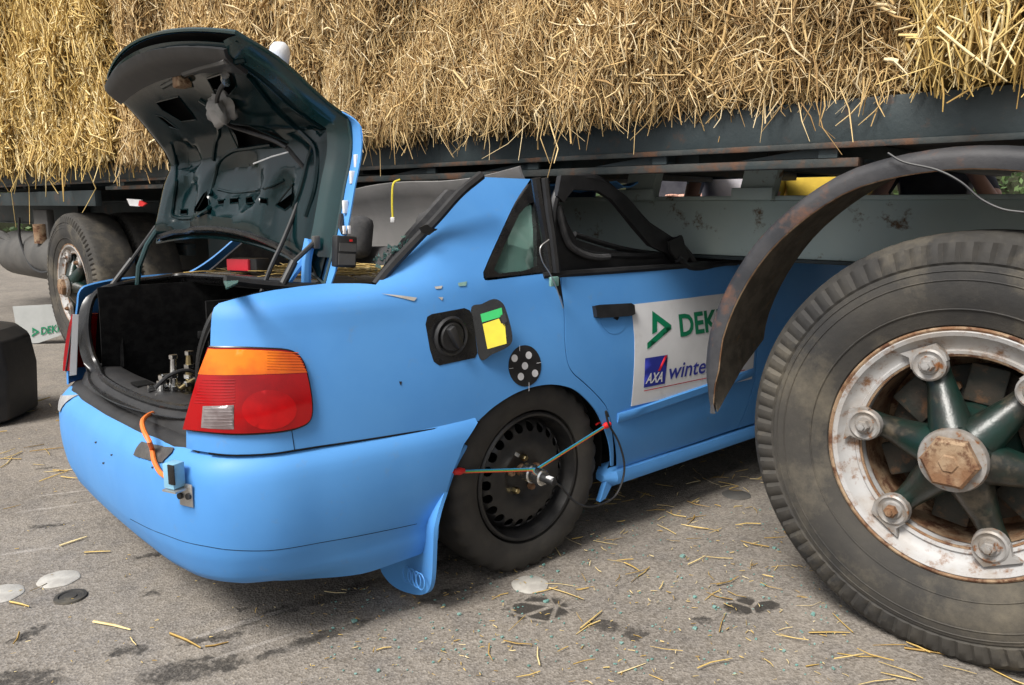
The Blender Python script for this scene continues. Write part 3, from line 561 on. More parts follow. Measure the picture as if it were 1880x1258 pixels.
MB().tube(pl(spline([(1055, 430), (1110, 448), (1170, 462), (1250, 470), (1340, 478)], 6), -.70), .010, 7).build('torn_seal', MT['black'], rd)
MB().tube(pl(spline([(1245, 475), (1270, 492), (1320, 484), (1350, 482)], 5), -.80), .014, 7).build('torn_seal', MT['black'], rd)
def sheet(name, pts, y, th, m, par): 
    P = [cpl(px, py, 1, y) for px, py in pts]; Q, Fc = cdt([(p[0], p[2]) for p in P], [], .03); V = tilt(np.stack([Q[:, 0], y+.003*np.sin(Q[:, 0]*23)+.002*np.sin(Q[:, 1]*41), Q[:, 1]], -1)); o = meshobj(name, V, orient(V, Fc, (0, -1, 0)), m, par); return solid(o, th)
sheet('window_frame', [(1030, 322), (1062, 322), (1105, 326), (1150, 362), (1195, 408), (1236, 438), (1252, 434), (1258, 452), (1272, 476), (1287, 502), (1268, 498), (1248, 488), (1225, 466), (1196, 452), (1160, 410), (1122, 366), (1098, 350), (1052, 348), (1040, 362), (1034, 372), (1022, 360)], -.775, .02, MT['black'], rd)
sheet('window_frame', [(1012, 372), (1030, 376), (1042, 410), (1058, 440), (1085, 448), (1130, 462), (1180, 466), (1252, 474), (1275, 490), (1260, 496), (1150, 494), (1024, 502), (1016, 440)], -.745, .015, MT['black'], rd)
sheet('torn_seal', [(1228, 444), (1250, 432), (1254, 446), (1268, 470), (1262, 480), (1288, 505), (1262, 494), (1244, 478), (1232, 462)], -.80, .012, MT['black'], rd)
# black waist seal along the door top
MB().tube([tl(p) for p in BS.off(-.004)(np.linspace(U(.08), U(1.18), 12), np.linspace(.94, .932, 12))], .012, 7).build('waist_seal', MT['black'], rd)
panel('door_trim', BS.off(-.10), [(U(.12), .45), (U(1.15), .45), (U(1.15), .93), (U(.12), .945)], [], .1, MT['trim'], rd, (0, -1, 0), .01)
MB().tube(pl(spline([(1008, 440), (992, 455), (996, 480), (1010, 503), (1022, 530), (1034, 566)], 6), -.86), .0018, 5).build('torn_wire', MT['silver'], rd)
MB().box(tl(cpl(1017, 517, 1, -.845)), (.035, .012, .03), None, .004).build('glass_lump', MT['shard'], rd)
gp = [(1004, 503), (1026, 503), (1030, 530), (1035, 566), (1029, 545), (1015, 522)]; panel('torn_gap', BS.off(.001), i_(gp), [], .03, MT['dark'], rd, (0, -1, 0), 0)
# roof stub crushed under the rail, far pillar
rp = []
Vr = []; Fr = []
for i, x in enumerate(np.linspace(.42, .75, 9)):
    for j, y in enumerate(np.linspace(-.60, .60, 13)): Vr.append(tl((x+.03*math.sin(j*1.3), y, 1.232+.012*math.sin(i*1.7+j)+.012*math.cos(j*2.1)-.25*max(0, abs(y)-.55))))
for i in range(8):
    for j in range(12): Fr.append((i*13+j, i*13+j+1, (i+1)*13+j+1, (i+1)*13+j))
solid(meshobj('crushed_roof', Vr, Fr, MT['paint'], car), .006)
# --- rear window remains: black bonded edge with glass crumbs
MB().tube(pl(spline([(690, 524), (718, 490), (765, 440), (800, 404), (843, 356), (884, 322)], 6), -.72), [.014]*31, 7).build('rear_window_edge', MT['black'], car)
MB().tube(pl(spline([(413, 514), (500, 524), (590, 527), (690, 524)], 6), -.60), .012, 7).build('rear_window_edge', MT['black'], car)
MB().extrude(pl([(770, 418), (784, 412), (800, 424), (804, 420), (788, 432), (776, 428)], -.75), (0, .004, 0)).build('torn_seal', MT['black'], car)
rs = random.Random(3)
crumb = MB()
for k in range(70):
    t = rs.random(); px, py = 684+t*75+rs.gauss(0, 6)-10, 492-t*50+rs.gauss(0, 6)
    c = cpl(px, py, 1, -.62); r = rs.uniform(.002, .006); crumb.add([tl((c[0]+rs.gauss(0, r), c[1]+rs.gauss(0, r), c[2]+rs.gauss(0, r))) for _ in range(4)], [(0, 1, 2), (0, 2, 3), (0, 3, 1), (1, 3, 2)])
cr = crumb.build('glass_crumbs', MT['shard'], car); cr['kind'] = 'stuff'
# --- cabin seen through the missing window
SH = [(-.50, -.55), (-.52, -.3), (-.53, 0), (-.52, .3), (-.50, .55), (.05, .58), (.05, -.58)]
panel('parcel_shelf', lambda u, v: np.stack([u, v, .945+.012*np.sin(np.asarray(v)*5)], -1), SH, [], .08, MT['shelf'], car, (0, 0, 1), .02)
b3 = MB().box(cpl(457, 487, 2, .985), (.05, .24, .05), Matrix.Rotation(math.radians(0), 3, 'Z'), .006).build('high_brake_light', MT['black'], car, tf=tl)
MB().box(np.array(cpl(457, 487, 2, .985))+np.array([-.028, .022, .002]), (.012, .185, .040), None, .002).build('lens', MT['redp'], b3, tf=tl)
seat = MB().box((.12, 0, .80), (.16, 1.22, .46), Matrix.Rotation(math.radians(14), 3, 'Y'), .05).build('rear_seat', MT['cloth'], car, 50, tf=tl)
for y in (-.34, .34): MB().box((.04, y, 1.07), (.09, .30, .17), Matrix.Rotation(math.radians(8), 3, 'Y'), .035).build('headrest', MT['cloth'], seat, 50, tf=tl)
for sg in (1, -1):
    Vp = [(-.44, .66, .94), (.05, .66, .94), (.10, .60, 1.06), (.12, .56, 1.21), (-.10, .55, 1.21), (-.28, .60, 1.08)]
    MB().extrude([tl((x, y*sg, z)) for x, y, z in Vp], (0, -.02*sg, 0)).build('pillar_trim', MT['cloth'], car)
V, Fc = loft([[tl((x+.03*math.cos(y*2.5)+.012*math.sin(y*11), y, z+.01*math.sin(y*7))) for y in np.linspace(-.60, .62, 17)] for x, z in ((.15, 1.275), (.16, 1.25), (.18, 1.22), (.215, 1.17), (.24, 1.08), (.25, .98), (.255, .90))]); solid(meshobj('sagging_headlining', V, Fc, mat('grey_headlining', (.25, .24, .235), .9, col2=(.20, .195, .19), nscale=3, bump=.15, bscale=400, spec=.15), car), .008)
MB().box((1.0, -.36, .72), (.14, .5, .6), Matrix.Rotation(math.radians(18), 3, 'Y'), .05).build('front_seat', MT['cloth'], car, 50, tf=tl)
# --- boot
gut = [cpl(px, py, 1, .55) for px, py in []]
bl_ = lambda pts, y: [cpl(px, py, 1, y) for px, py in pts]
seal_path = [(-.935, 0, .615), (-.925, -.30, .62), (-.90, -.48, .635), (-.905, -.545, .70), (-.90, -.57, .80), (-.86, -.59, .895), (-.76, -.585, .925), (-.62, -.60, .938), (-.555, -.57, .945), (-.54, -.45, .945), (-.535, 0, .945)]
sp_ = spline(seal_path+[(x, -y, z) for x, y, z in reversed(seal_path[1:-1])], 6, True)
bs = MB().tube([tl(p) for p in sp_]+[tl(sp_[0])], .011, 8, False).build('boot_seal', MT['blackg'], car)
# gutter between the seal and the outer skin
rows = []
for p in sp_+[sp_[0]]:
    p = np.array(p); d = np.array([p[0]+.62, p[1], 0]); d = d/np.linalg.norm(d)
    rows.append([tl(p+d*t+np.array([0, 0, h])) for t, h in ((0, 0), (.015, -.022), (.035, -.026), (.055, -.012))])
V, Fc = loft(rows); solid(meshobj('boot_gutter', V, Fc, MT['blackg'], car), .003)
# sill trim of the boot
rows = []
for y in np.linspace(-.66, .66, 25):
    c = float(np.interp(abs(y), PW[:8], PX[:8])); rows.append([tl((x+c, y, z)) for x, z in ((.012, .535), (.014, .556), (.03, .572), (.052, .576), (.064, .600), (.085, .618), (.13, .628), (.185, .620), (.21, .595), (.215, .48))])
V, Fc = loft(rows); autosmooth(meshobj('boot_sill_trim', V, Fc, MT['trim'], car), 40)
MB().box(tl((-.88, .04, .630)), (.05, .075, .008), None, .003).build('latch_pocket', MT['dark'], car)
# lining: floor, side walls with a bulge, front wall, underside of shelf
def boxin(V, F_, name, m): o = meshobj(name, [tl(v) for v in V], F_, m, car, smooth=False); solid(o, .01, 0); return o
boxin([(-.80, -.55, .40), (-.80, .55, .40), (-.05, .55, .40), (-.05, -.55, .40)], [(0, 1, 2, 3)], 'boot_floor', MT['carpet'])
for sg in (1, -1):
    rows = []
    for x in np.linspace(-.87, -.05, 14):
        rows.append([tl((x, sg*(.55-.10*math.exp(-((x+.2)/.22)**2)*(1 if z < .7 else .3)-.02*math.sin(z*9)), z)) for z in np.linspace(.38, .92, 9)])
    V, Fc = loft(rows); solid(meshobj('boot_lining', V, Fc, MT['carpet'], car), .008)
MB().tube([tl(p) for p in spline([(-.80, .548, .62), (-.79, .545, .80), (-.74, .545, .875), (-.60, .545, .885), (-.45, .55, .90)], 5)], .010, 6).build('lining_edge', MT['carpet'], car)
MB().box(tl((-.50, .535, .71)), (.05, .008, .03), None, .003).build('lashing_clip', MT['trim'], car)
boxin([(-.05, -.56, .38), (-.05, .56, .38), (-.05, .56, .93), (-.05, -.56, .93)], [(0, 1, 2, 3)], 'seat_back_lining', MT['carpet'])
boxin([(-.52, -.58, .915), (-.52, .58, .915), (-.05, .58, .915), (-.05, -.58, .915)], [(0, 1, 2, 3)], 'shelf_underside', MT['dark'])
boxin([(-.78, -.56, .38), (-.78, .56, .38), (-.80, .56, .60), (-.80, -.56, .60)], [(0, 1, 2, 3)], 'rear_cross_panel', MT['trim'])
# --- boot lid, standing open: ruled between the traced right and left edge profiles
RP = [cpl(px, py, 1, -.62) for px, py in [(600, 530), (620, 450), (638, 350), (652, 262)]]+[cpl(648, 222, 1, -.62)]+[cpl(px, py, 1, -.62) for px, py in [(605, 188), (530, 118), (440, 60)]]
LP = [cpl(px, py, 1, .62) for px, py in [(288, 450), (298, 405), (310, 350), (322, 305)]]+[cpl(313, 280, 1, .62)]+[cpl(px, py, 1, .62) for px, py in [(292, 250), (250, 195), (200, 145)]]
SS = np.array([0, .14, .28, .40, .45, .52, .66, .84])
fR = [hermite(SS, [p[k] for p in RP]) for k in range(3)]; fL = [hermite(SS, [p[k] for p in LP]) for k in range(3)]
def lidmap(s, t):
    s = np.asarray(s, float); t = np.asarray(t, float); w = (t+1)/2; P = np.stack([fR[k](s)*(1-w)+fL[k](s)*w for k in range(3)], -1); c = 1-t*t
    k = sstep(.36, .56, s)
    P[..., 0] += c*(.015*(1-k)-.05*k*sstep(.5, .84, s)); P[..., 2] += c*(.01*(1-k)+.055*k); return P
LS = Surf(lidmap, (0, .84), (-1, 1), 120, 120)
def sarch(t): return .012+.075*(1-abs(t)**2.2)
tt = np.linspace(-1, 1, 25)
lid_o = [(sarch(t), t*.985) for t in tt]+[(s, .985) for s in np.linspace(.06, .80, 14)]+[(.84-.0*t*t, -t*.985) for t in tt]+[(s, -.985) for s in np.linspace(.80, .06, 14)]
lid = panel('boot_lid', lidmap, lid_o, [], .035, MT['paint'], car, (1, 0, 0), .003)
lid['label'] = 'raised boot lid showing its dark teal inside'
def depth(s, t):
    e = np.minimum(np.minimum((1-np.abs(t))*.62, s-sarch(t)+.02), .86-s); return .010+.045*sstep(.0, .085, e)
ridge = lambda s, t: 0
def lidin(s, t):
    s = np.asarray(s, float); t = np.asarray(t, float); d = depth(s, t)
    for (s0, t0, rs, rt, h) in [(.20, .58, .12, .17, -.03), (.20, -.55, .11, .14, -.025), (.27, 0, .10, .33, -.022), (.40, .62, .07, .15, -.022)]:
        q = ((s-s0)/rs)**2+((t-t0)/rt)**2; d = d+h*(1-sstep(.55, 1.15, q))
    d = d+.016*np.exp(-((s-.175)/.012)**2)*(np.abs(t) < .34)+.014*np.exp(-((s-.235)/.010)**2)*(np.abs(t) < .30)
    return LS.off(1)(s, t)*d[..., None]+lidmap(s, t)*(1-d[..., None])
LI = Surf(lidin, (.02, .84), (-1, 1), 140, 140)
z3 = lambda pts: [(180+x/2.516, 40+y/2.516) for x, y in pts]
li = LI.inv
hol = [z3(p) for p in [[(380, 868), (415, 866), (415, 890), (380, 892)], [(445, 888), (508, 778), (514, 848), (490, 876)], [(553, 826), (584, 820), (584, 843), (556, 847)], [(612, 816), (650, 812), (650, 836), (612, 841)], [(686, 812), (724, 808), (724, 836), (686, 840)], [(747, 815), (784, 817), (784, 845), (747, 841)],
      [(822, 848), (902, 748), (893, 850), (865, 872)], [(268, 372), (372, 345), (412, 395), (455, 452), (385, 462), (300, 410)], [(505, 262), (618, 225), (640, 300), (600, 345), (540, 330)], [(265, 430), (300, 440), (375, 498), (330, 485)], [(590, 470), (700, 480), (880, 560), (850, 580), (650, 590)], [(385, 265), (420, 255), (440, 300), (400, 305)]]]
inn_o = [(sarch(t)+.014, t*.965) for t in tt]+[(s, .965) for s in np.linspace(.08, .80, 14)]+[(.825, -t*.965) for t in tt]+[(s, -.965) for s in np.linspace(.80, .08, 14)]
holes = []
for h_ in hol:
    q = li(h_); a_ = np.array(q)
    if a_[:, 1].min() > -.9 and a_[:, 1].max() < .9 and a_[:, 0].min() > .11 and a_[:, 0].max() < .79: holes.append(q)
    else: print('lid hole skipped', np.round(a_, 2).tolist())
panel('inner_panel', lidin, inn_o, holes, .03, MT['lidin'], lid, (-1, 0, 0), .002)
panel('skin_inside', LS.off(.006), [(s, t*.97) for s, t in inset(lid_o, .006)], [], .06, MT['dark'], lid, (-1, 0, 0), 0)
for hq in holes: MB().tube([tl(p) for p in LS.fn(*np.array(hq+hq[:1]).T)*0+lidin(*np.array(hq+hq[:1]).T)], .0028, 5, False).build('stamped_edge', MT['lidin'], lid)
def onlid(pts, off=.0): return [tuple(tilt(p)) for p in (lidin(*np.array(li(pts)).T)+np.array([-off, -off*.5, 0]))]
for pts, r in [([(520, 800), (545, 700), (560, 650), (620, 600), (700, 585), (800, 570)], .007), ([(555, 775), (640, 790), (770, 770), (860, 730)], .005), ([(535, 640), (545, 560), (560, 500), (520, 400), (470, 360)], .008), ([(340, 560), (360, 640), (360, 740), (345, 850), (350, 900), (440, 905), (520, 860)], .008), ([(905, 860), (940, 760), (970, 640), (1000, 560)], .008), ([(700, 250), (820, 400), (950, 520), (1010, 600), (1000, 760), (960, 900)], .009), ([(300, 300), (420, 240), (560, 200), (680, 175)], .009)]:
    MB().tube(onlid(spline(z3(pts), 5), .0), r, 7).build('stamped_rib', MT['lidin'], lid)
MB().tube([tl(p) for p in lidmap(*np.array([(s, t) for s, t in inset(lid_o, .002)]+[inset(lid_o, .002)[0]]).T)+np.array([-.004, 0, 0])], .006, 6, False).build('hem', MT['edge'], lid)
panel('edge_panel', LS.off(.004), [(.015, -.985), (.015, -1.035), (.20, -1.065), (.40, -1.065), (.435, -1.055), (.475, -1.0), (.49, -.985)], [], .02, MT['paint'], lid, (-1, -.3, 0), .004)
MB().tube([tl(p) for p in lidin(*np.array([(sarch(t)+.03, t*.9) for t in tt]).T)], .010, 7).build('front_lip', MT['blackg'], lid)
# side flanges of the tail part, and the black trim below its edge
def flange(sg):
    rows = []
    for s in np.linspace(.10, .83, 26):
        P = lidmap(np.array([s]), np.array([sg*.985]))[0]; Q = lidin(np.array([s]), np.array([sg*.90]))[0]; mdl = (P+Q)/2+np.array([-.012, -.012, 0]); rows.append([tl(P), tl(P*.6+Q*.4+np.array([-.015, sg*.0, -.004])), tl(mdl*.5+Q*.5), tl(Q+np.array([-.004, 0, 0]))])
    V, Fc = loft(rows); meshobj('side_flange', V, Fc, MT['edge'], lid)
flange(-1); flange(1)
tr_o = [(.70, t*.86) for t in tt]+[(.815, -t*.90) for t in tt]
panel('grip_trim', lambda s, t: lidin(s, t)+np.array([-.012, -.004, -.006]), tr_o, [], .02, MT['black'], lid, (-1, 0, -1), .012)
MB().tube(onlid(spline(z3([(425, 245), (520, 215), (622, 190)]), 4), .02), .009, 7).build('bright_strip', MT['tank'], lid)
MB().box(onlid(z3([(414, 283)]), .02)[0], (.04, .06, .035), None, .006).build('lid_latch', MT['rustm'], lid)
# crumpled grey wad and the cable inside the lid
bm = bmesh.new(); bmesh.ops.create_icosphere(bm, subdivisions=3, radius=1); c = Vector(onlid(z3([(605, 405)]), .03)[0])
for v in bm.verts: n_ = 1+.22*math.sin(v.co.x*5+v.co.z*4)+.15*math.sin(v.co.y*9); v.co = c+Vector((v.co.x*.03*n_, v.co.y*.075*n_, v.co.z*.048*n_))
me = bpy.data.meshes.new('wad'); bm.to_mesh(me); bm.free(); me.materials.append(mat('grey_foam', (.28, .27, .26), .9, col2=(.2, .2, .19), nscale=14, bump=.4, bscale=60)); o = linkobj(bpy.data.objects.new('foam_pad', me), lid); autosmooth(o, 60)
MB().tube(onlid(spline(z3([(655, 285), (620, 330), (605, 400), (650, 480), (740, 515), (860, 555), (925, 590)]), 6), .045), .0065, 7).build('cable', MT['black'], lid)
MB().tube(onlid(z3([(925, 590)]), .045)+[tl(cpl(*p, 1, -.45)) for p in spline(z3([(955, 680), (925, 830), (860, 1000), (800, 1130), (755, 1250)]), 5)], .0065, 7).build('cable', MT['black'], lid)
MB().tube(onlid(z3([(655, 262), (652, 285), (662, 300)]), .05), .011, 8).build('cable_plug', MT['chrome'], lid)
MB().tube(onlid(z3([(775, 662), (860, 630), (935, 610)]), .05), .0022, 5).build('cable_tie', MT['white'], lid)
for (x, y) in [(655, 296), (647, 326), (634, 380)]:
    p = cpl(x, y, 1, -.64); MB().box(tl(p), (.014, .012, .035), None, .002).build('clip', MT['white'], lid)
# gas struts and hinge arms
for sg, pts, in ((1, [(205, 526), (243, 476), (292, 408)]), (-1, [(515, 530), (540, 480), (583, 440)])):
    y = .60*sg; P = [tl(cpl(*p, 1, y)) for p in pts]; q = MB().tube([P[0], P[1]], .011, 10).tube([P[1], P[2]], .007, 8).build('gas_strut', MT['black'], lid)
MB().tube([tl(cpl(*p, 1, .56)) for p in [(252, 530), (255, 490), (270, 450), (290, 420)]], .010, 8).build('hinge_arm', MT['edge'], lid)
for pts, y in (([(505, 545), (535, 505), (560, 470), (568, 440)], -.56), ([(562, 533), (563, 480), (570, 445)], -.58)):
    MB().tube([tl(cpl(*p, 1, y)) for p in spline(pts, 4)], .014, 8).build('hinge_arm', MT['paint'], lid)
hb = tl(cpl(580, 445, 1, -.60)); MB().box(hb, (.02, .018, .035), None, .004).build('hinge_bracket', MT['tank'], lid)
kn = MB().lathe([(0, .026), (.015, .025), (.024, .015), (.027, 0), (.023, -.022), (.015, -.04)], (0, 0, 0), 'z', 16); q_ = LS.inv([(505, 112)])[0]; c = LS.off(-.024)(np.array([q_[0]]), np.array([q_[1]]))[0]
kn.build('white_knob', MT['white'], lid, 60, tf=lambda v: tl((c[0]+v[0], c[1]+v[1], c[2]+v[2])))
# --- wheels of the car
def carwheel(x, y, sg):
    w = empty('wheel', (x, y, .308), 0, car); n = 96
    tp = [(.205, -.005), (.215, -.092), (.235, -.103), (.265, -.104), (.290, -.098), (.304, -.086), (.310, -.07), (.312, -.03), (.312, 0), (.312, .03), (.310, .07), (.304, .086), (.290, .098), (.250, .104), (.215, .09), (.205, .02)]
    def md(i, k, r, a):
        if 4 <= i <= 11 and k % 3 == 0 and i not in (7, 8, 9): r -= .009
        return r, a*sg
    t = MB().lathe(tp, (0, 0, 0), 'y', n, mod=md).build('tyre', MT['rubber'], w, 40)
    for v in t.data.vertices:
        if v.co.z < -.304: v.co.z = -.304
    R = MB().lathe([(.205, -.01*sg), (.208, -.088*sg), (.203, -.094*sg), (.196, -.092*sg), (.190, -.070*sg), (.186, -.045*sg)], n=64).lathe([(.186, -.045*sg), (.180, -.030*sg), (.183, .05*sg)], n=64).build('rim', MT['steelb'], w, 40)
    # dished disc with a ring of round holes
    f2 = lambda u, v: np.stack([u, -sg*np.interp(np.hypot(u, v), [0, .06, .085, .11, .145, .165, .183], [.050, .052, .066, .070, .069, .060, .034]), v], -1)
    circ = [(.183*math.cos(a), .183*math.sin(a)) for a in np.linspace(0, 2*math.pi, 65)[:-1]]
    hs_ = [[(.157*math.cos(b)+.0158*math.cos(a), .157*math.sin(b)+.0158*math.sin(a)) for a in np.linspace(0, 2*math.pi, 15)[:-1]] for b in np.linspace(0, 2*math.pi, 23)[:-1]]
    panel('wheel_disc', f2, circ, hs_, .012, MT['steelb'], w, (0, -sg, 0), .004, tf=False)
    MB().lathe([(0, -.0*sg), (.175, -.0*sg)], n=24).build('brake_drum', MT['dark'], w)
    for k in range(5):
        a = 2*math.pi*k/5+.3; MB().lathe([(.011, -.045*sg), (.011, -.068*sg), (.008, -.072*sg), (0, -.072*sg)], (.056*math.cos(a), 0, .056*math.sin(a)), 'y', 6).build('wheel_bolt', MT['brass'] if k % 2 else MT['rustm'], w)
    MB().box((-.035, -.066*sg, .075), (.02, .008, .012), Matrix.Rotation(.6, 3, 'Y'), .002).build('balance_weight', MT['silver'], w)
    return w
wr = carwheel(0, -.735, 1); carwheel(0, .735, -1); carwheel(2.617, -.735, 1); carwheel(2.617, .735, -1)
for xx in (0, 2.617):
    for sg in (1, -1):
        V, Fc = loft([[(xx+.36*math.cos(a), sg*y, .31+.345*math.sin(a)-.0) for y in (-.80, -.55)] for a in np.linspace(-.15, math.pi+.15, 18)]); solid(meshobj('wheel_arch_liner', [tl(v) for v in V], Fc, MT['dark'], car), .004)
        MB().add([tl((xx+.36*math.cos(a), -sg*.55, .31+.345*math.sin(a))) for a in np.linspace(-.15, math.pi+.15, 18)], [tuple(range(18))]).build('wheel_arch_liner', MT['dark'], car)
# blue stub of the sill end by the arch
MB().extrude([tl(cpl(*p, 1, -.83)) for p in [(1118, 870), (1133, 872), (1112, 915), (1102, 922)]], (0, .02, 0)).build('sill_bracket', MT['paint'], car)
# ================================================================== measuring gear on the car (own things)
def cw(p): return tuple(carw(np.array(p, float)))
cpw = lambda px, py, ax, v: cw(cpl(px, py, int(ax), v))
W0 = carw(np.array([0, -.735, .308]))*0+CO+np.array([0, -.735, .308])@CR
cl2w = lambda p: tuple(CO+np.array(p, float)@CR)
def noTilt(px, py, y): d = CR@ray(px, py); c_ = CR@(CAMP-CO); return c_+d*((y-c_[1])/d[1])
en = empty('wheel_sensor', cl2w((0, -.80, .308)), math.pi/2-YAW)
tag(en, 'silver rotary sensor on the wheel hub held by two rainbow elastic cords', 'sensor')
el = lambda p: tuple(np.array(p, float)-np.array([0, -.80, .308]))
pe = noTilt(985, 873, -.86)
MB().lathe([(.0, 0), (.030, 0), (.030, -.03), (.026, -.034), (.026, -.075), (.022, -.079), (.0, -.079)], el((pe[0], -.815, pe[2])), 'y', 24).build('housing', MT['chrome'], en)
MB().lathe([(.0, 0), (.013, 0), (.013, -.045), (.010, -.05), (0, -.05)], el((pe[0], -.89, pe[2])), 'y', 14).build('plug', MT['black'], en)
MB().box(el((pe[0]-.005, -.925, pe[2]+.011)), (.014, .022, .006), None, .001).build('plug_label', MT['white'], en)
MB().lathe([(.02, .05), (.02, 0)], el((pe[0], -.815, pe[2])), 'y', 14).build('adapter', MT['rustm'], en)
MB().tube([el((pe[0], -.935, pe[2]))]+[el(noTilt(*p, -.90)) for p in spline([(1030, 893), (1048, 915), (1065, 927), (1090, 930), (1125, 915), (1142, 885), (1146, 850), (1135, 810), (1118, 780), (1112, 755), (1117, 765)], 5)], .0035, 6).build('sensor_cable', MT['black'], en)
CORDS = [(.0035, mat('cord_blue', (.03, .22, .42), .6)), (0, mat('cord_green', (.10, .42, .10), .6)), (-.0035, mat('cord_red', (.65, .10, .03), .6))]
for pts, yy in (([(985, 862), (848, 866)], (-.86, -.85)), ([(985, 862), (1112, 782)], (-.86, -.875))):
    [MB().tube([tuple(np.array(el(noTilt(*pts[0], yy[0])))+[0, 0, dz]), tuple(np.array(el(noTilt(*pts[1], yy[1])))+[0, 0, dz])], .0019, 6).build('elastic_cord', cm, en) for dz, cm in CORDS]
for (x0, y0, x1, y1, yv) in [(852, 864, 832, 867, -.85), (1108, 784, 1120, 778, -.875)]:
    a, b2 = el(noTilt(x0, y0, yv)), el(noTilt(x1, y1, yv)); MB().tube(spline([a, ((a[0]+b2[0])/2, a[1]-.0, (a[2]+b2[2])/2), b2], 4), [.007, .008, .010, .011, .011, .010, .009, .009, .007], 10).build('hook', MT['redh'], en)
MB().tube([el(noTilt(*p, -.852)) for p in [(834, 867), (820, 867), (812, 865)]], .003, 6).build('hook_wire', MT['redh'], en)
MB().tube([el(noTilt(*p, -.84)) for p in [(1111, 778), (1100, 776), (1094, 780)]], .003, 6).build('hook_wire', MT['redh'], en)
# laser sensor with orange cable on the bumper
bw = lambda px, py, off: carw(BB.off(off)(*np.array(BB.inv([(px, py)])).T))[0]
c = bw(341, 905, 0); ls = empty('laser_sensor', tuple(c), math.pi/2-YAW); tag(ls, 'small light blue sensor on a drilled metal bracket fixed to the bumper', 'sensor')
lw = lambda P: tuple(CR@(np.array(P)-c))
nb = bw(341, 905, 1)-c; nb = CR@nb; ang = math.atan2(nb[1], nb[0]); Rz = Matrix.Rotation(ang, 3, 'Z')
def lbox(name, px, py, off, size, m, par=ls, bev=.002): return MB().box(lw(bw(px, py, off)), size, Rz, bev).build(name, m, par)
pb = lbox('bracket', 344, 908, .004, (.004, .045, .058), MT['silver'])
for (x, y) in [(336, 909), (351, 910)]: MB().tube([lw(bw(x, y, .004)), lw(bw(x, y, .012))], .008, 10).build('screw', MT['black'], pb)
lbox('housing', 336, 872, .026, (.036, .034, .062), mat('sensor_blue', (.22, .45, .62), .4, col2=(.2, .42, .58), nscale=20))
lbox('window', 342, 873, .045, (.004, .022, .050), MT['blackg'])
MB().box(lw(bw(338, 894, .02)), (.05, .045, .004), Rz).build('shelf', MT['silver'], ls)
ca = MB().tube([tuple(bw(*p, .012)) for p in [(325, 880)]]+[tuple(bw(*p, .010)) for p in spline([(315, 877), (300, 866), (290, 848), (285, 828)], 4)]+[cpw(*p_) for p_ in spline([(274, 810, 0, -1.03), (265, 793, 0, -1.03), (261, 776, 0, -1.02), (268, 765, 0, -.99), (280, 759, 0, -.95), (293, 757, 0, -.91), (330, 752, 0, -.84)], 3)], .0062, 8).build('orange_cable', MT['orange'])
tag(ca, 'orange cable running out of the boot over the bumper', 'cable')
tp_ = panel('duct_tape', BB.off(.004), BB.inv([(262, 812), (321, 824), (317, 832), (300, 850), (247, 836)]), [], .008, MT['tape'], None, (-1, -.3, 0), .001)
for v in tp_.data.vertices: v.co.z += random.gauss(0, .0006)
tp_.data.transform(Matrix.Translation(CO) @ Matrix.Rotation(math.pi/2-YAW, 4, 'Z')); tag(tp_, 'torn strip of dark grey duct tape holding the cable on the bumper', 'tape')
for v in tp_.data.vertices: pass
stp = panel('silver_tape', BB.off(.004), BB.inv([(104, 752), (136, 722), (145, 726), (112, 756)]), [], .02, MT['stape'], bumper, (-1, 0, 0), .001)
# hydraulic fittings in the boot
hm = empty('hydraulic_manifold', cpw(315, 730, 1, -.10), math.pi/2-YAW); tag(hm, 'black valve block with shiny threaded pipe fittings lying in the boot', 'valve block')
ho = np.array(hm.location); hl = lambda px, py, y: tuple(CR@(np.array(cpw(px, py, 1, y))-ho))
MB().box(hl(318, 742, -.10), (.10, .15, .07), Matrix.Rotation(.3, 3, 'Z'), .006).build('valve_block', MT['black'], hm)
MB().tube([tuple(np.array(hl(318, 742, -.10))+np.array([0, 0, d_])) for d_ in (-.20, -.02)], .045, 12).build('pump_motor', MT['black'], hm)
for pts, r, y, mm in [([(318, 740), (319, 712), (318, 690), (318, 655)], [.010, .013, .009, .008], -.12, 'chrome'), ([(348, 730), (349, 690), (348, 672), (347, 648)], [.012, .014, .012, .008], -.10, 'brass'), ([(318, 690), (300, 692), (297, 702), (297, 722)], [.009, .010, .010, .010], -.12, 'chrome'), ([(272, 714), (290, 712), (325, 706)], [.011, .010, .008], -.10, 'chrome'), ([(320, 745), (310, 748), (330, 741)], [.016, .016, .013], -.16, 'chrome'), ([(330, 715), (345, 705), (362, 695)], [.008, .009, .008], -.14, 'brass')]:
    P = [hl(*p, y) for p in pts]; MB().tube(P, r, 10).build('fitting', MT[mm], hm)
    for k, p in enumerate(P[1:]): MB().lathe([(0, -.006), (r[k+1]+.005, -.006), (r[k+1]+.005, .006), (0, .006)], p, 'z', 6).build('hex_nut', MT['chrome'], hm)
MB().tube([hl(*p, -.15) for p in spline([(285, 712), (310, 690), (340, 680), (365, 690), (375, 720)], 5)], .006, 7).build('hose', MT['black'], hm)
MB().box(hl(352, 757, -.25), (.10, .12, .012), Matrix.Rotation(.4, 3, 'Z'), .002).build('plate', MT['silver'], hm)
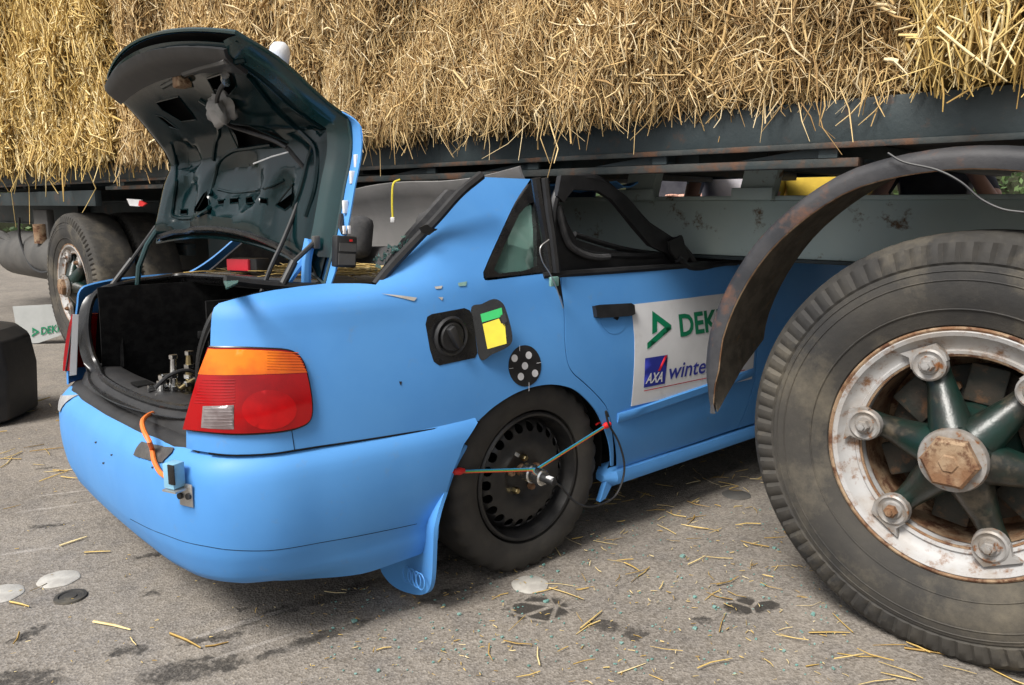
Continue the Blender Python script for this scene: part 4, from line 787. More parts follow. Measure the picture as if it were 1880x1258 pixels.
# battery pack hanging by the lid
bpk = empty('battery_pack', cpw(632, 462, 1, -.66), math.pi/2-YAW); tag(bpk, 'small black battery pack with white print hanging beside the boot lid', 'battery')
bo_ = np.array(bpk.location); bl2 = lambda px, py, y: tuple(CR@(np.array(cpw(px, py, 1, y))-bo_))
MB().box((0, 0, 0), (.062, .03, .085), Matrix.Rotation(.08, 3, 'Y'), .005).build('case', MT['black'], bpk)
MB().box((.002, -.0165, .012), (.05, .002, .022), Matrix.Rotation(.08, 3, 'Y')).build('label', MT['tank'], bpk); MB().box((-.002, -.0165, -.02), (.05, .002, .03), Matrix.Rotation(.08, 3, 'Y')).build('label', MT['tank'], bpk)
for k in (0, 1): MB().box((.000+k*.014, -.005, .058), (.008, .008, .022), None, .001).build('terminal', MT['white'], bpk)
MB().box((.012, -.018, .03), (.008, .002, .006)).build('red_mark', MT['redh'], bpk)
MB().tube([(0, 0, .05), bl2(625, 415, -.64), bl2(628, 395, -.62)], .008, 6).build('strap', MT['black'], bpk)
yw = MB().tube([cpw(*p, 1, -.30) for p in spline([(734, 330), (722, 338), (720, 370), (721, 400)], 5)], .0035, 6).build('yellow_wire', MT['yell']); tag(yw, 'yellow wire with white plug dangling behind the rear window opening', 'wire')
MB().box(tuple(CO*0+np.array(cpw(721, 404, 1, -.30))), (.014, .014, .018), None, .002).build('plug', MT['white'], yw)
gs_ = MB(); a = [(410, 516), (440, 513), (436, 522), (415, 532)]
gl = MB().extrude([cpw(*p, 2, .968) for p in a], (0, 0, .004)).build('glass_shard', MT['shard']); tag(gl, 'pale broken glass shard on the parcel shelf edge', 'glass')
# ================================================================== the trailer
trl = empty('straw_trailer', TO, math.pi/2+TYAW); tag(trl, 'old teal flatbed trailer with rusty wheels loaded with straw bales', 'trailer')
def tbox(name, x0, x1, y0, y1, z0, z1, m, par=None, bev=.003): return MB().box(((x0+x1)/2, (y0+y1)/2, (z0+z1)/2), (abs(x1-x0), abs(y1-y0), abs(z1-z0)), None, bev).build(name, m, par or trl)
XL = 10.6; XR = -2.6
rail = tbox('side_rail', XR, XL, -.07, 0, 1.305, 1.42, MT['railm'])
tbox('rail_lip', XR, XL, .001, .012, 1.296, 1.312, MT['railr'], rail)
tbox('lower_rail', .30, 5.3, -.05, -.005, 1.248, 1.272, MT['railr'])
for x in (.38, .90, 1.42, 1.96, 3.0, 4.0, 5.0):
    MB().extrude([(x-.025, -.004, 1.304), (x-.025, -.004, 1.273), (x+.025, -.004, 1.273), (x+.025, -.004, 1.304)], (0, -.012, 0)).build('gusset', MT['railm'], trl)
    MB().extrude([(x+.02, -.018, 1.274), (x+.02, -.018, 1.303), (x+.26, -.018, 1.274)], (0, -.006, 0)).build('gusset', MT['railm'], trl)
tbox('lower_rail', 5.5, 10.5, -.05, -.005, 1.14, 1.25, MT['railm'])
tbox('deck', XR, XL, -2.35, -.072, 1.335, 1.405, mat('deck_planks', (.10, .085, .07), .9, col2=(.06, .05, .042), nscale=6))
tbox('side_rail', XR, XL, -2.45, -2.36, 1.305, 1.42, MT['railm'])
for y, nm in ((-.60, 0), (-1.72, 1)):
    for xa, xb, mm in ((XR, 3.2, 'beamm'), (3.203, XL-.3, 'railm')):  # one beam; far stretch coloured darker for the shade under the deck
        bmx = tbox('chassis_beam', xa, xb, y-.012, y, .962, 1.165, MT[mm]); tbox('beam_flange', xa, xb, y-.09, y+.012, 1.166, 1.182, MT[mm], bmx); tbox('beam_flange', xa, xb, y-.09, y+.012, .948, .961, MT['railm'], bmx)
for i, x in enumerate(np.arange(-2.2, XL-.3, .53)):                # cross members with outriggers
    x = x+.0
    tbox('cross_member', x-.035, x+.035, -2.34, -.10, 1.285, 1.333, MT['railm'])
for x0, x1 in ((.775, .90), (1.27, 1.40), (2.6, 2.72), (3.7, 3.82)):
    o = MB().extrude([(x0+.02, -.56, 1.165), (x1+.02, -.56, 1.165), (x1-.01, -.56, 1.30), (x0-.01, -.56, 1.30)], (0, -.05, 0)).build('bracket', MT['beamm'], trl, 30)
    tbox('bracket_foot', x0-.0, x1+.03, -.555, -.53, 1.168, 1.21, MT['beamm'], o)
    tbox('outrigger', x0+.02, x1-.02, -.53, -.06, 1.275, 1.332, MT['railm'])
# mudguard
def mudguard(cx, zc):
    T = np.linspace(0, 1, 46); R = lambda a: float(np.interp(math.degrees(a), [-5, 0, 10, 20, 45, 66, 80, 95, 135, 180], [.640, .648, .688, .712, .742, .757, .745, .737, .735, .70])); rows = []
    A0 = lambda y: math.radians(float(np.interp(y, [-.30, .05], [15, 0]))); AA = lambda t, y: A0(y)+t*(math.radians(180)-2*A0(y)*.5)
    fw = lambda t: .046*min(1, t/.07+.02, (1-t)/.07+.02)
    def q(t, dr, y): a = AA(t, y); r = R(a)+dr; return (cx+r*math.cos(a), y, zc+r*math.sin(a))
    for t in T: rows.append([q(t, -fw(t), .062), q(t, -fw(t)*.5, .068), q(t, -.010, .064), q(t, 0, .050), q(t, .004, .02), q(t, .006, -.10), q(t, .004, -.30)])
    V, Fc = loft(rows); o = solid(meshobj('mudguard', V, Fc, MT['fendm'], trl), .006, 0)
    V, Fc = loft([[q(t, -.009, y) for y in (.045, -.02, -.16, -.295)] for t in T]); solid(meshobj('mudguard_inside', V, Fc, MT['fendi'], o), .004, 0)
    MB().tube([q(t, -fw(t), .060) for t in T], .0035, 6).build('rolled_edge', MT['rustm'], o)
mudguard(0, .54)
def truckwheel(cx, cy, sg, full=True):
    w = empty('wheel', (cx, cy, .54), 0, trl); NL = 84; n = NL*4; rt = .55
    tp = [(.318, .0), (.325, .012), (.345, .020), (.38, .034), (.42, .040), (.452, .036), (.468, .032), (.472, .026), (.478, .031), (.50, .030), (.525, .020), (.543, -.002), (.549, -.03), (.550, -.07), (.550, -.13), (.550, -.19), (.549, -.23), (.540, -.26), (.47, -.285), (.40, -.28), (.33, -.25)]
    def md(i, k, r, a):
        if i in (8, 9, 10) and k % 4 == 0: a -= (.004, .011, .007)[i-8]
        if i == 9 and k % 4 == 1: a -= .004
        if i in (12, 13, 14) and k % 4 == 0: r -= .0012
        return r, a*sg
    t = MB().lathe(tp, (0, 0, 0), 'y', n, mod=md).build('tyre', MT['rub2'], w, 32)
    for v in t.data.vertices:
        if v.co.z < -.536: v.co.z = -.538+(v.co.z+.536)*.1
    rm = MB().lathe([(.318, -.02*sg), (.316, .006*sg), (.308, .014*sg), (.298, .010*sg), (.290, -.004*sg), (.276, -.016*sg), (.262, -.020*sg), (.258, -.014*sg), (.250, -.016*sg), (.246, -.03*sg), (.244, -.22*sg)], n=96).build('rim', MT['rim2'], w, 30)
    MB().tube([(.316*math.cos(a), .009*sg, .316*math.sin(a)) for a in np.linspace(0, 2*math.pi, 97)], .0055, 6, False).build('rim_edge', MT['rustm'], rm)
    MB().lathe([(.243, -.05*sg), (.240, -.22*sg), (.15, -.215*sg), (0, -.215*sg)], n=48).build('rim_inside', MT['rustm'], w)
    MB().tube([(.2475*math.cos(a), -.022*sg, .2475*math.sin(a)) for a in np.linspace(0, 2*math.pi, 97)], .0045, 6, False).build('rim_edge', MT['rustm'], rm)
    for rr_, yy_ in ((.365, .0290), (.436, .0385), (.458, .0350)): MB().tube([(rr_*math.cos(a), yy_*sg, rr_*math.sin(a)) for a in np.linspace(0, 2*math.pi, 97)], .0022, 5, False).build('sidewall_rib', MT['rub2'], t)
    if not full: return w
    dr = MB().lathe([(.20, -.21*sg), (.205, -.14*sg), (.17, -.125*sg), (.10, -.12*sg), (0, -.12*sg)], n=36).build('brake_drum', MT['webm'], w)
    for k in range(10):
        a = 2*math.pi*k/10; MB().lathe([(.013, -.125*sg), (.013, -.105*sg), (0, -.102*sg)], (.155*math.cos(a), 0, .155*math.sin(a)), 'y', 6).build('drum_bolt', MT['rustm'], dr)
    hub = MB().lathe([(0, .046*sg), (.066, .046*sg), (.082, .030*sg), (.10, -.02*sg), (.115, -.10*sg), (.13, -.13*sg)], n=36).build('hub', MT['hubg'], w, 40)
    cp_ = MB().lathe([(.0, .052*sg), (.078, .052*sg), (.080, .062*sg), (.076, .074*sg), (.068, .076*sg), (0, .076*sg)], n=32).build('hub_collar', MT['clampm'], w)
    MB().lathe([(0, .105*sg), (.020, .105*sg), (.024, .101*sg), (.058, .103*sg), (.066, .096*sg), (.066, .076*sg)], n=6, c=(0, 0, 0)).build('hub_nut', MT['rustm'], w, 25)
    for k in range(6):
        a = math.radians(52+60*k)*(1 if sg > 0 else 1); ca_, sa = -math.cos(a), math.sin(a)        # seen from outside, x runs to the left
        r0, r1 = .075, .225; P = [(ca_*r, y*sg, sa*r) for r, y in ((.06, -.005), (.11, -.018), (.16, -.035), (.20, -.044), (.24, -.048))]
        MB().tube(P, [.056, .046, .036, .031, .034], 12).build('spoke', MT['hubg'], w, 60)
        c_ = (ca_*.232, .0, sa*.232); lug = MB().lathe([(0, .012*sg), (.022, .012*sg), (.026, .006*sg), (.032, .008*sg), (.036, .012*sg), (.041, .008*sg), (.043, -.012*sg)], c_, 'y', 20)
        tx, tz = -sa, ca_
        lug.extrude([(c_[0]+tx*d+ca_*e, .006*sg, c_[2]+tz*d+sa*e) for d, e in ((-.044, .0), (-.04, .03), (-.058, .045), (.03, .048), (.044, .02), (.044, 0))], (0, -.022*sg, 0))
        cl_ = lug.build('clamp', MT['clampm'], w, 40)
        MB().lathe([(.017, .008*sg), (.017, .026*sg), (.014, .030*sg), (.009, .030*sg), (.009, .038*sg), (0, .039*sg)], c_, 'y', 6).build('clamp_bolt', MT['clampm'] if k % 3 else MT['rustm'], w, 25)
        am = a+.52; MB().box((-math.cos(am)*.165, -.10*sg, math.sin(am)*.165), (.10, .02, .09), Matrix.Rotation(am, 3, 'Y'), .006).build('cast_web', MT['webm'], w)
    return w
truckwheel(0, 0, 1); truckwheel(6.05, 0, 1); truckwheel(6.05, -.34, 1, False); truckwheel(0, -2.4, -1, False); truckwheel(6.05, -2.4, -1, False)
for x in (0, 6.05): MB().tube([(x, -.2, .54), (x, -2.2, .54)], .07, 12).build('axle', MT['railm'], trl); MB().box((x, -.72, .80), (.9, .08, .09), None, .01).build('leaf_spring', MT['railm'], trl); MB().box((x, -.72, .90), (.10, .10, .18), None, .01).build('spring_hanger', MT['railm'], trl)
# gear under the deck behind the left wheel
p0 = tpl(50, 520, -.25); MB().lathe([(0, -1.6), (.12, -1.59), (.20, -1.55), (.21, -1.5), (.21, .0), (.20, .05), (.12, .09), (0, .10)], (p0[0]+.1, -.25, .70), 'x', 28).build('air_tank', MT['tank'], trl, 50)
p1 = tpl(50, 478, -.10); tbox('step_beam', p1[0]-1.2, p1[0]+2.5, -.12, -.08, p1[2]-.04, p1[2]+.03, MT['beamm'])
p2 = tpl(75, 420, -.12); bxm = MB().box((p2[0], -.15, p2[2]), (.34, .06, .32), None, .01).build('valve_plate', MT['tank'], trl)
MB().tube([(p2[0]-.07, -.10, p2[2]-.12), (p2[0]-.07, -.10, p2[2]+.04)], .06, 12).build('brake_cylinder', MT['rustm'], bxm)
MB().tube([(p2[0]+.2, -.09, p2[2]-.2), (p2[0]-.55, -.09, p2[2]-.19)], .035, 10).build('brake_pipe', MT['rustm'], bxm)
MB().tube([tuple(tpl(*p, -.05)) for p in spline([(35, 400), (37, 440), (55, 485), (75, 500), (95, 498)], 5)], .012, 6).build('air_hose', MT['black'], trl)
MB().tube([tuple(tpl(*p, -.12)) for p in [(0, 430), (45, 455)]], .04, 8).build('brace', MT['tank'], trl)
tbox('shade_box', 2.9, 5.2, -1.3, -.66, .42, .94, MT['railm'])  # added dark box standing in for the shade under the deck
tbox('long_shade_box', 4.95, 10.0, -1.6, -1.0, .50, 1.30, MT['railm'])  # long dark block, added to hide bright ground and keep the underside dark
tbox('shade_box', 7.3, 8.6, -1.2, -.5, .75, 1.16, MT['railm'])  # another added block that darkens the view under the deck
tbox('shade_box', 1.9, 4.6, -2.3, -1.76, .55, 1.16, MT['railm'])  # added on the far side to block the bright ground beyond
rf = MB().extrude([tuple(tpl(*p, -.03)) for p in [(235, 365), (262, 367), (259, 379), (241, 378)]], (0, .01, 0)).build('reflector', MT['white'], trl); MB().extrude([tuple(tpl(*p, -.02)) for p in [(259, 368), (271, 374), (265, 379), (257, 378)]], (0, .012, 0)).build('lens', MT['redh'], rf)
bar_ = MB().extrude([tuple(tpl(*p, .30)) for p in [(329, 450), (345, 448), (353, 488), (343, 490)]], (0, -.02, 0))
# torn cable over the mudguard
MB().tube([tuple(tpl(*p, .085)) for p in spline([(1630, 281), (1660, 298), (1720, 312), (1765, 335), (1800, 365), (1840, 384), (1880, 390)], 5)], .0028, 6).build('trailing_wire', MT['black'], trl)
# ================================================================== straw bales
def strands(name, P, D, L, W, B, m, parent=None):
    N = len(P); D = D/np.linalg.norm(D, axis=1, keepdims=True); a = np.cross(D, RNG.normal(size=(N, 3))); a /= np.linalg.norm(a, axis=1, keepdims=True); b = np.cross(D, a); V = np.zeros((N, 3, 3, 3))
    for i, t in enumerate((0, .5, 1)):
        c = P+D*(L*t)[:, None]+B*(4*t*(1-t))*L[:, None]; w = W*(1, 1, .6)[i]
        for k in range(3): th = 2*math.pi*k/3; V[:, i, k] = c+(a*math.cos(th)*1.5+b*math.sin(th)*.7)*w[:, None]
    base = (np.arange(N)*9)[:, None, None]; q = np.array([[i*3+k, i*3+(k+1) % 3, (i+1)*3+(k+1) % 3, (i+1)*3+k] for i in range(2) for k in range(3)])[None]
    return fastmesh(name, V.reshape(-1, 3), (base+q).reshape(-1, 4), m, parent)
brown = [(.29, .175, .075), (.47, .31, .13), (.60, .42, .19), (.70, .525, .27), (.82, .68, .44)]
gold = [(.34, .21, .065), (.50, .335, .105), (.61, .43, .145), (.70, .53, .23), (.82, .69, .41)]
SB = mat('dull_straw', (.4, .3, .15), .7, island=brown, col2=(.22, .13, .06), nscale=7, lo=.52, hi=.85, spec=.25); SG = mat('golden_straw', (.5, .36, .1), .6, island=gold, col2=(.34, .21, .06), nscale=6, lo=.55, hi=.85, spec=.3)
CB = mat('bale_core_dull', (.17, .10, .045), .95, col2=(.28, .18, .085), nscale=25, bump=.8, bscale=60); CG = mat('bale_core_golden', (.24, .145, .035), .95, col2=(.36, .23, .06), nscale=25, bump=.8, bscale=60)
def bale(label, x0, x1, z0, z1, yf, m, mc, n, lmin, lmax, wid, droop, fringe, seed, vert=.5, sig=.7, outs=.16):
    r = np.random.default_rng(seed); root = empty('straw_bale', tuple(TO+np.array([(x0+x1)/2, yf-.6, z0])@TR), math.pi/2+TYAW); tag(root, label, 'straw bale', 'straw bales stacked on the trailer')
    org = np.array([(x0+x1)/2, yf-.6, z0]); bulge = lambda x, z: .035*np.sin(x*5.1+seed)+.03*np.sin(z*7.3+x*2)+.02*np.sin(x*13+z*9)-.10*np.clip((z0+.07-z)/.07, 0, 1)**2-.05*(np.clip((x0+.12-x)/.12, 0, 1)+np.clip((x-x1+.12)/.12, 0, 1))
    nx, nz = int((x1-x0)/.08)+2, int((z1-z0)/.08)+2; X, Z = np.meshgrid(np.linspace(x0, x1, nx), np.linspace(z0, z1, nz)); Y = yf-.06+bulge(X, Z); V = np.stack([X, Y, Z], -1).reshape(-1, 3)
    Vb = V.copy(); Vb[:, 1] = yf-1.15; F_ = [(j*nx+i, j*nx+i+1, (j+1)*nx+i+1, (j+1)*nx+i) for j in range(nz-1) for i in range(nx-1)]; o = nx*nz; F2 = [tuple(o+i for i in reversed(f)) for f in F_]
    ed = [j for j in range(nx)]+[j*nx+nx-1 for j in range(1, nz)]+[(nz-1)*nx+j for j in range(nx-2, -1, -1)]+[j*nx for j in range(nz-2, 0, -1)]; F3 = [(ed[i], ed[i-1], o+ed[i-1], o+ed[i]) for i in range(len(ed))]
    meshobj('bale_core', np.concatenate([V, Vb])-org, F_+F2+F3, mc, root)
    x = r.uniform(x0, x1, n); z = r.uniform(z0, z1+.05, n); lay = r.beta(2, 3, n)*.085; P = np.stack([x, yf-.055+bulge(x, z)+lay, z], -1)
    ang = np.where(r.random(n) < vert, r.normal(-math.pi/2, sig, n), r.uniform(-math.pi, math.pi, n)); L = (lmin+(lmax-lmin)*r.beta(1.2, 2.2, n))*np.where(r.random(n) < .06, 1.9, 1)
    out = r.normal(.03, outs, n); D = np.stack([np.cos(ang), out, np.sin(ang)], -1); Bd = r.normal(0, .07, (n, 3)); W = r.uniform(.5, 1.2, n)*wid*np.where(r.random(n) < .13, r.uniform(1.6, 2.6, n), 1)
    P = P-D*(L*.5)[:, None]; low = P[:, 2]+D[:, 2]*L < z0-.035; keep = ~low | (r.random(n) < .06); P, D, L, W, Bd = P[keep], D[keep], L[keep], W[keep], Bd[keep]
    s1 = strands('straw', P-org, D, L, W, Bd, m, root); s1['kind'] = 'stuff'
    k = int(fringe*(x1-x0)); x = r.uniform(x0, x1, k); Pz = np.stack([x, yf+.00+bulge(x, z0+.1)+r.uniform(0, .05, k), z0+r.uniform(.0, .12, k)], -1); ang = r.normal(-math.pi/2, .6, k); D = np.stack([np.cos(ang), r.uniform(-.05, .28, k), np.sin(ang)], -1); L = (.05+droop*r.beta(1.0, 2.4, k))*np.where(r.random(k) < .06, 2.0, 1)
    s2 = strands('hanging_straw', Pz-org, D, L, r.uniform(.7, 1.2, k)*wid, r.normal(0, .10, (k, 3)), m, root); s2['kind'] = 'stuff'
bale('golden straw bale above the rusty six spoke trailer wheel', -2.2, .17, 1.425, 2.2, .10, SG, CG, 13000, .08, .26, .0023, .13, 45, 1, .8, .4, .10)
bale('dull brown straw bale above the blue car door and roof pillar', .20, 2.62, 1.408, 2.30, .09, SB, CB, 46000, .035, .17, .0017, .14, 95, 2, .6, .65, .13)
bale('dull brown straw bale directly behind the raised boot lid', 2.65, 4.70, 1.408, 2.75, .09, SB, CB, 28000, .05, .22, .0027, .13, 60, 3)
bale('golden straw bale above the trailer wheel with the grey air tank', 4.72, 7.62, 1.45, 2.72, .16, SG, CG, 24000, .12, .36, .0040, .30, 60, 4, .4, .9)
bale('golden straw bale at the end of the load above the grey air tank', 7.65, 10.2, 1.45, 2.72, .16, SG, CG, 15000, .14, .42, .0050, .30, 50, 5, .4, .9)
bale('golden straw bale of the upper layer at the end of the load', 7.66, 10.3, 2.74, 3.9, .10, SG, CG, 10000, .14, .42, .0050, .2, 30, 6)
bale('golden straw bale of the upper layer next to the dull brown bale', 4.74, 7.63, 2.74, 3.9, .12, SG, CG, 12000, .14, .40, .0045, .2, 30, 7)
# ================================================================== litter on the ground
def litter(n, box, seed, name, m, lmin, lmax, w):
    r = np.random.default_rng(seed); px = r.uniform(box[0], box[2], n); py = r.uniform(box[1], box[3], n); P = np.array([ground(a, b) for a, b in zip(px, py)]); P[:, 2] = r.uniform(.004, .010, n); a = r.uniform(0, 2*math.pi, n)
    return P, np.stack([np.cos(a), np.sin(a), r.normal(0, .015, n)], -1), r.uniform(lmin, lmax, n), r.uniform(.6, 1.2, n)*w, np.concatenate([r.normal(0, .06, (n, 2)), np.zeros((n, 1))], 1)
Ls = [litter(420, (560, 930, 1560, 1258), 21, '', 0, .004, .02, .0012), litter(200, (0, 700, 700, 1258), 22, '', 0, .003, .014, .0011), litter(70, (1010, 930, 1500, 1100), 1, '', 0, .015, .10, .0017), litter(34, (860, 1070, 1560, 1258), 2, '', 0, .015, .11, .0017), litter(22, (0, 700, 140, 900), 3, '', 0, .05, .16, .0026), litter(16, (1500, 1150, 1880, 1258), 4, '', 0, .04, .14, .0024), litter(14, (0, 900, 700, 1250), 6, '', 0, .02, .07, .002), litter(90, (1000, 820, 1400, 940), 5, '', 0, .02, .10, .0017)]
X = [(np.array([ground(x0, y0), ]), ground(x1, y1)) for x0, y0, x1, y1 in [(312, 1166, 369, 1193), (171, 1145, 240, 1160), (155, 1017, 203, 1015), (110, 1005, 160, 988), (18, 1108, 54, 1117), (1008, 1082, 1072, 1104), (1660, 1193, 1775, 1212), (1485, 1165, 1560, 1165), (1065, 1158, 1105, 1125)]]
P = np.concatenate([q[0] for q in Ls]+[q[0]+[0, 0, .006] for q in X]); D = np.concatenate([q[1] for q in Ls]+[(q[1]-q[0]) for q in X]); L = np.concatenate([q[2] for q in Ls]+[[float(np.linalg.norm(q[1]-q[0]))] for q in X]); W = np.concatenate([q[3] for q in Ls]+[[.0032]]*len(X)); B = np.concatenate([q[4] for q in Ls]+[np.array([[.02, .02, 0]])]*len(X))
ss = strands('loose_straw', P, D, L, W, B, SG); tag(ss, 'loose golden straw stalks scattered over the asphalt', 'straw', kind='stuff')
sh = MB(); r = random.Random(5)
for k in range(420):
    px, py = (r.uniform(880, 1560), r.uniform(930, 1240)) if k < 350 else (r.uniform(600, 900), r.uniform(1080, 1250)); c = ground(px, py); q = r.uniform(.0016, .0044)*(2.2 if r.random() < .06 else 1)
    pts = [(c[0]+q*math.cos(a)*r.uniform(.6, 1.2), c[1]+q*math.sin(a)*r.uniform(.6, 1.2)) for a in (0, 1.5, 3.1, 4.6)]; sh.add([(x, y, .0015) for x, y in pts]+[(x, y, .0015+q*r.uniform(.5, .9)) for x, y in pts], [(3, 2, 1, 0), (4, 5, 6, 7), (0, 1, 5, 4), (1, 2, 6, 5), (2, 3, 7, 6), (3, 0, 4, 7)])
o = sh.build('glass_crumbs', MT['shard'], None, 10); tag(o, 'teal crumbs of broken window glass on the asphalt', 'broken glass', kind='stuff')
shl = MB()
rr = np.random.default_rng(8); n = 420; P = np.stack([rr.uniform(-.46, .02, n), rr.uniform(-.52, .5, n), rr.uniform(.955, .968, n)], -1); a = rr.uniform(0, 2*math.pi, n)
o = strands('straw_on_shelf', tilt(P), np.stack([np.cos(a), np.sin(a), rr.normal(0, .03, n)], -1), rr.uniform(.03, .14, n), rr.uniform(.6, 1.1, n)*.0021, rr.normal(0, .04, (n, 3)), SG, None); o.location = CO; o.rotation_euler = (0, 0, math.pi/2-YAW); tag(o, 'straw stalks strewn over the grey parcel shelf', 'straw', kind='stuff')
for (px, py, lab, rad, m_) in [(973, 1074, 'chalk white disc by the car wheel above a dark cracked patch', .057, 'disc'), (108, 1064, 'chalk white disc next to the small round iron cap', .060, 'disc'), (0, 1092, 'chalk white disc farther from the small round iron cap, beside another white disc', .064, 'disc'), (1352, 909, 'grey scuffed marker disc under the car sill', .056, 'tank')]:
    c = ground(px, py); o = MB().lathe([(0, .0045), (rad-.004, .0045), (rad, .002), (rad, .0005)], (0, 0, 0), 'z', 40, mod=lambda i, k, r_, a_: (r_*(1+.02*math.sin(k*1.1)), a_)).build('marker_disc', MT[m_]); o.location = tuple(c); tag(o, lab, 'marker', 'marker discs on the asphalt')
c = ground(130, 1097); vc = MB().lathe([(.046, .001), (.044, .006), (.034, .007), (.031, .003), (.018, .003), (.016, .006), (0, .006)], (0, 0, 0), 'z', 32).build('iron_cap', MT['rub2']); vc.location = tuple(c); tag(vc, 'small round iron cap set in the asphalt', 'cap')
# ================================================================== things left of the car
sg = empty('sign_board', tuple(ground(70, 632))); tag(sg, 'pale grey board with green lettering leaning by the trailer wheel', 'sign')
so_ = np.array(sg.location); ys = so_[1]
sp3 = lambda px, py: ray(px, py)*((ys+.0)/ray(px, py)[1])+CAMP-so_
MB().extrude([tuple(sp3(*p)) for p in [(23, 563), (100, 559), (135, 556), (140, 606), (70, 630), (35, 632)]], (0, .02, 0)).build('board', mat('board_grey', (.42, .43, .42), .6, col2=(.36, .37, .36), nscale=4), sg)
V, Fc = textmesh('DEKRA', 1, .02); V = (V-V.min(0))/np.ptp(V, axis=0); a_, b_, c_ = sp3(76, 615), sp3(126, 606), sp3(76, 601)
meshobj('lettering', [tuple(a_+(b_-a_)*u+(c_-a_)*v+np.array([0, -.006, 0])) for u, v in V], Fc, MT['green'], sg, smooth=False)
meshobj('logo', [tuple(sp3(*p)+np.array([0, -.006, 0])) for p in [(60, 601), (72, 608), (72, 610), (59, 619), (59, 615), (68, 609), (62, 606), (62, 611), (60, 612)]], [(0, 1, 2, 5, 6), (2, 3, 4, 5), (0, 6, 7, 8)], MT['green'], sg, smooth=False)
cb = ground(0, 772); bk = empty('plastic_bumper_corner', tuple(cb)); tag(bk, 'black moulded plastic bumper corner standing on the asphalt', 'bumper')
hgt = .53; o = MB(); prof = [(-.6, .28), (-.02, .30), (.05, .20), (.075, .03), (.075, -.10), (.03, -.16), (-.6, -.17)]
V = []; zz = [(.0, .86, .93), (.03, .97, 1), (.30, 1, 1), (.46, .97, .97), (.515, .88, .90), (.53, .78, .8)]
for z, s1, s2 in zz:
    for (x, y) in prof: V.append((-.6+(x+.6)*s1+.06, y*s2, z*.96))
k = len(prof); o.add(V, [(i*k+j, i*k+(j+1) % k, (i+1)*k+(j+1) % k, (i+1)*k+j) for i in range(len(zz)-1) for j in range(k)]+[tuple(range(k)), tuple((len(zz)-1)*k+j for j in range(k))]); ob = o.build('shell', MT['trim'], bk, 25); bevmod(ob, .012, 3)
MB().box((-.1, -.172, .36), (.5, .012, .02), None, .004).build('groove_strip', MT['black'], bk)
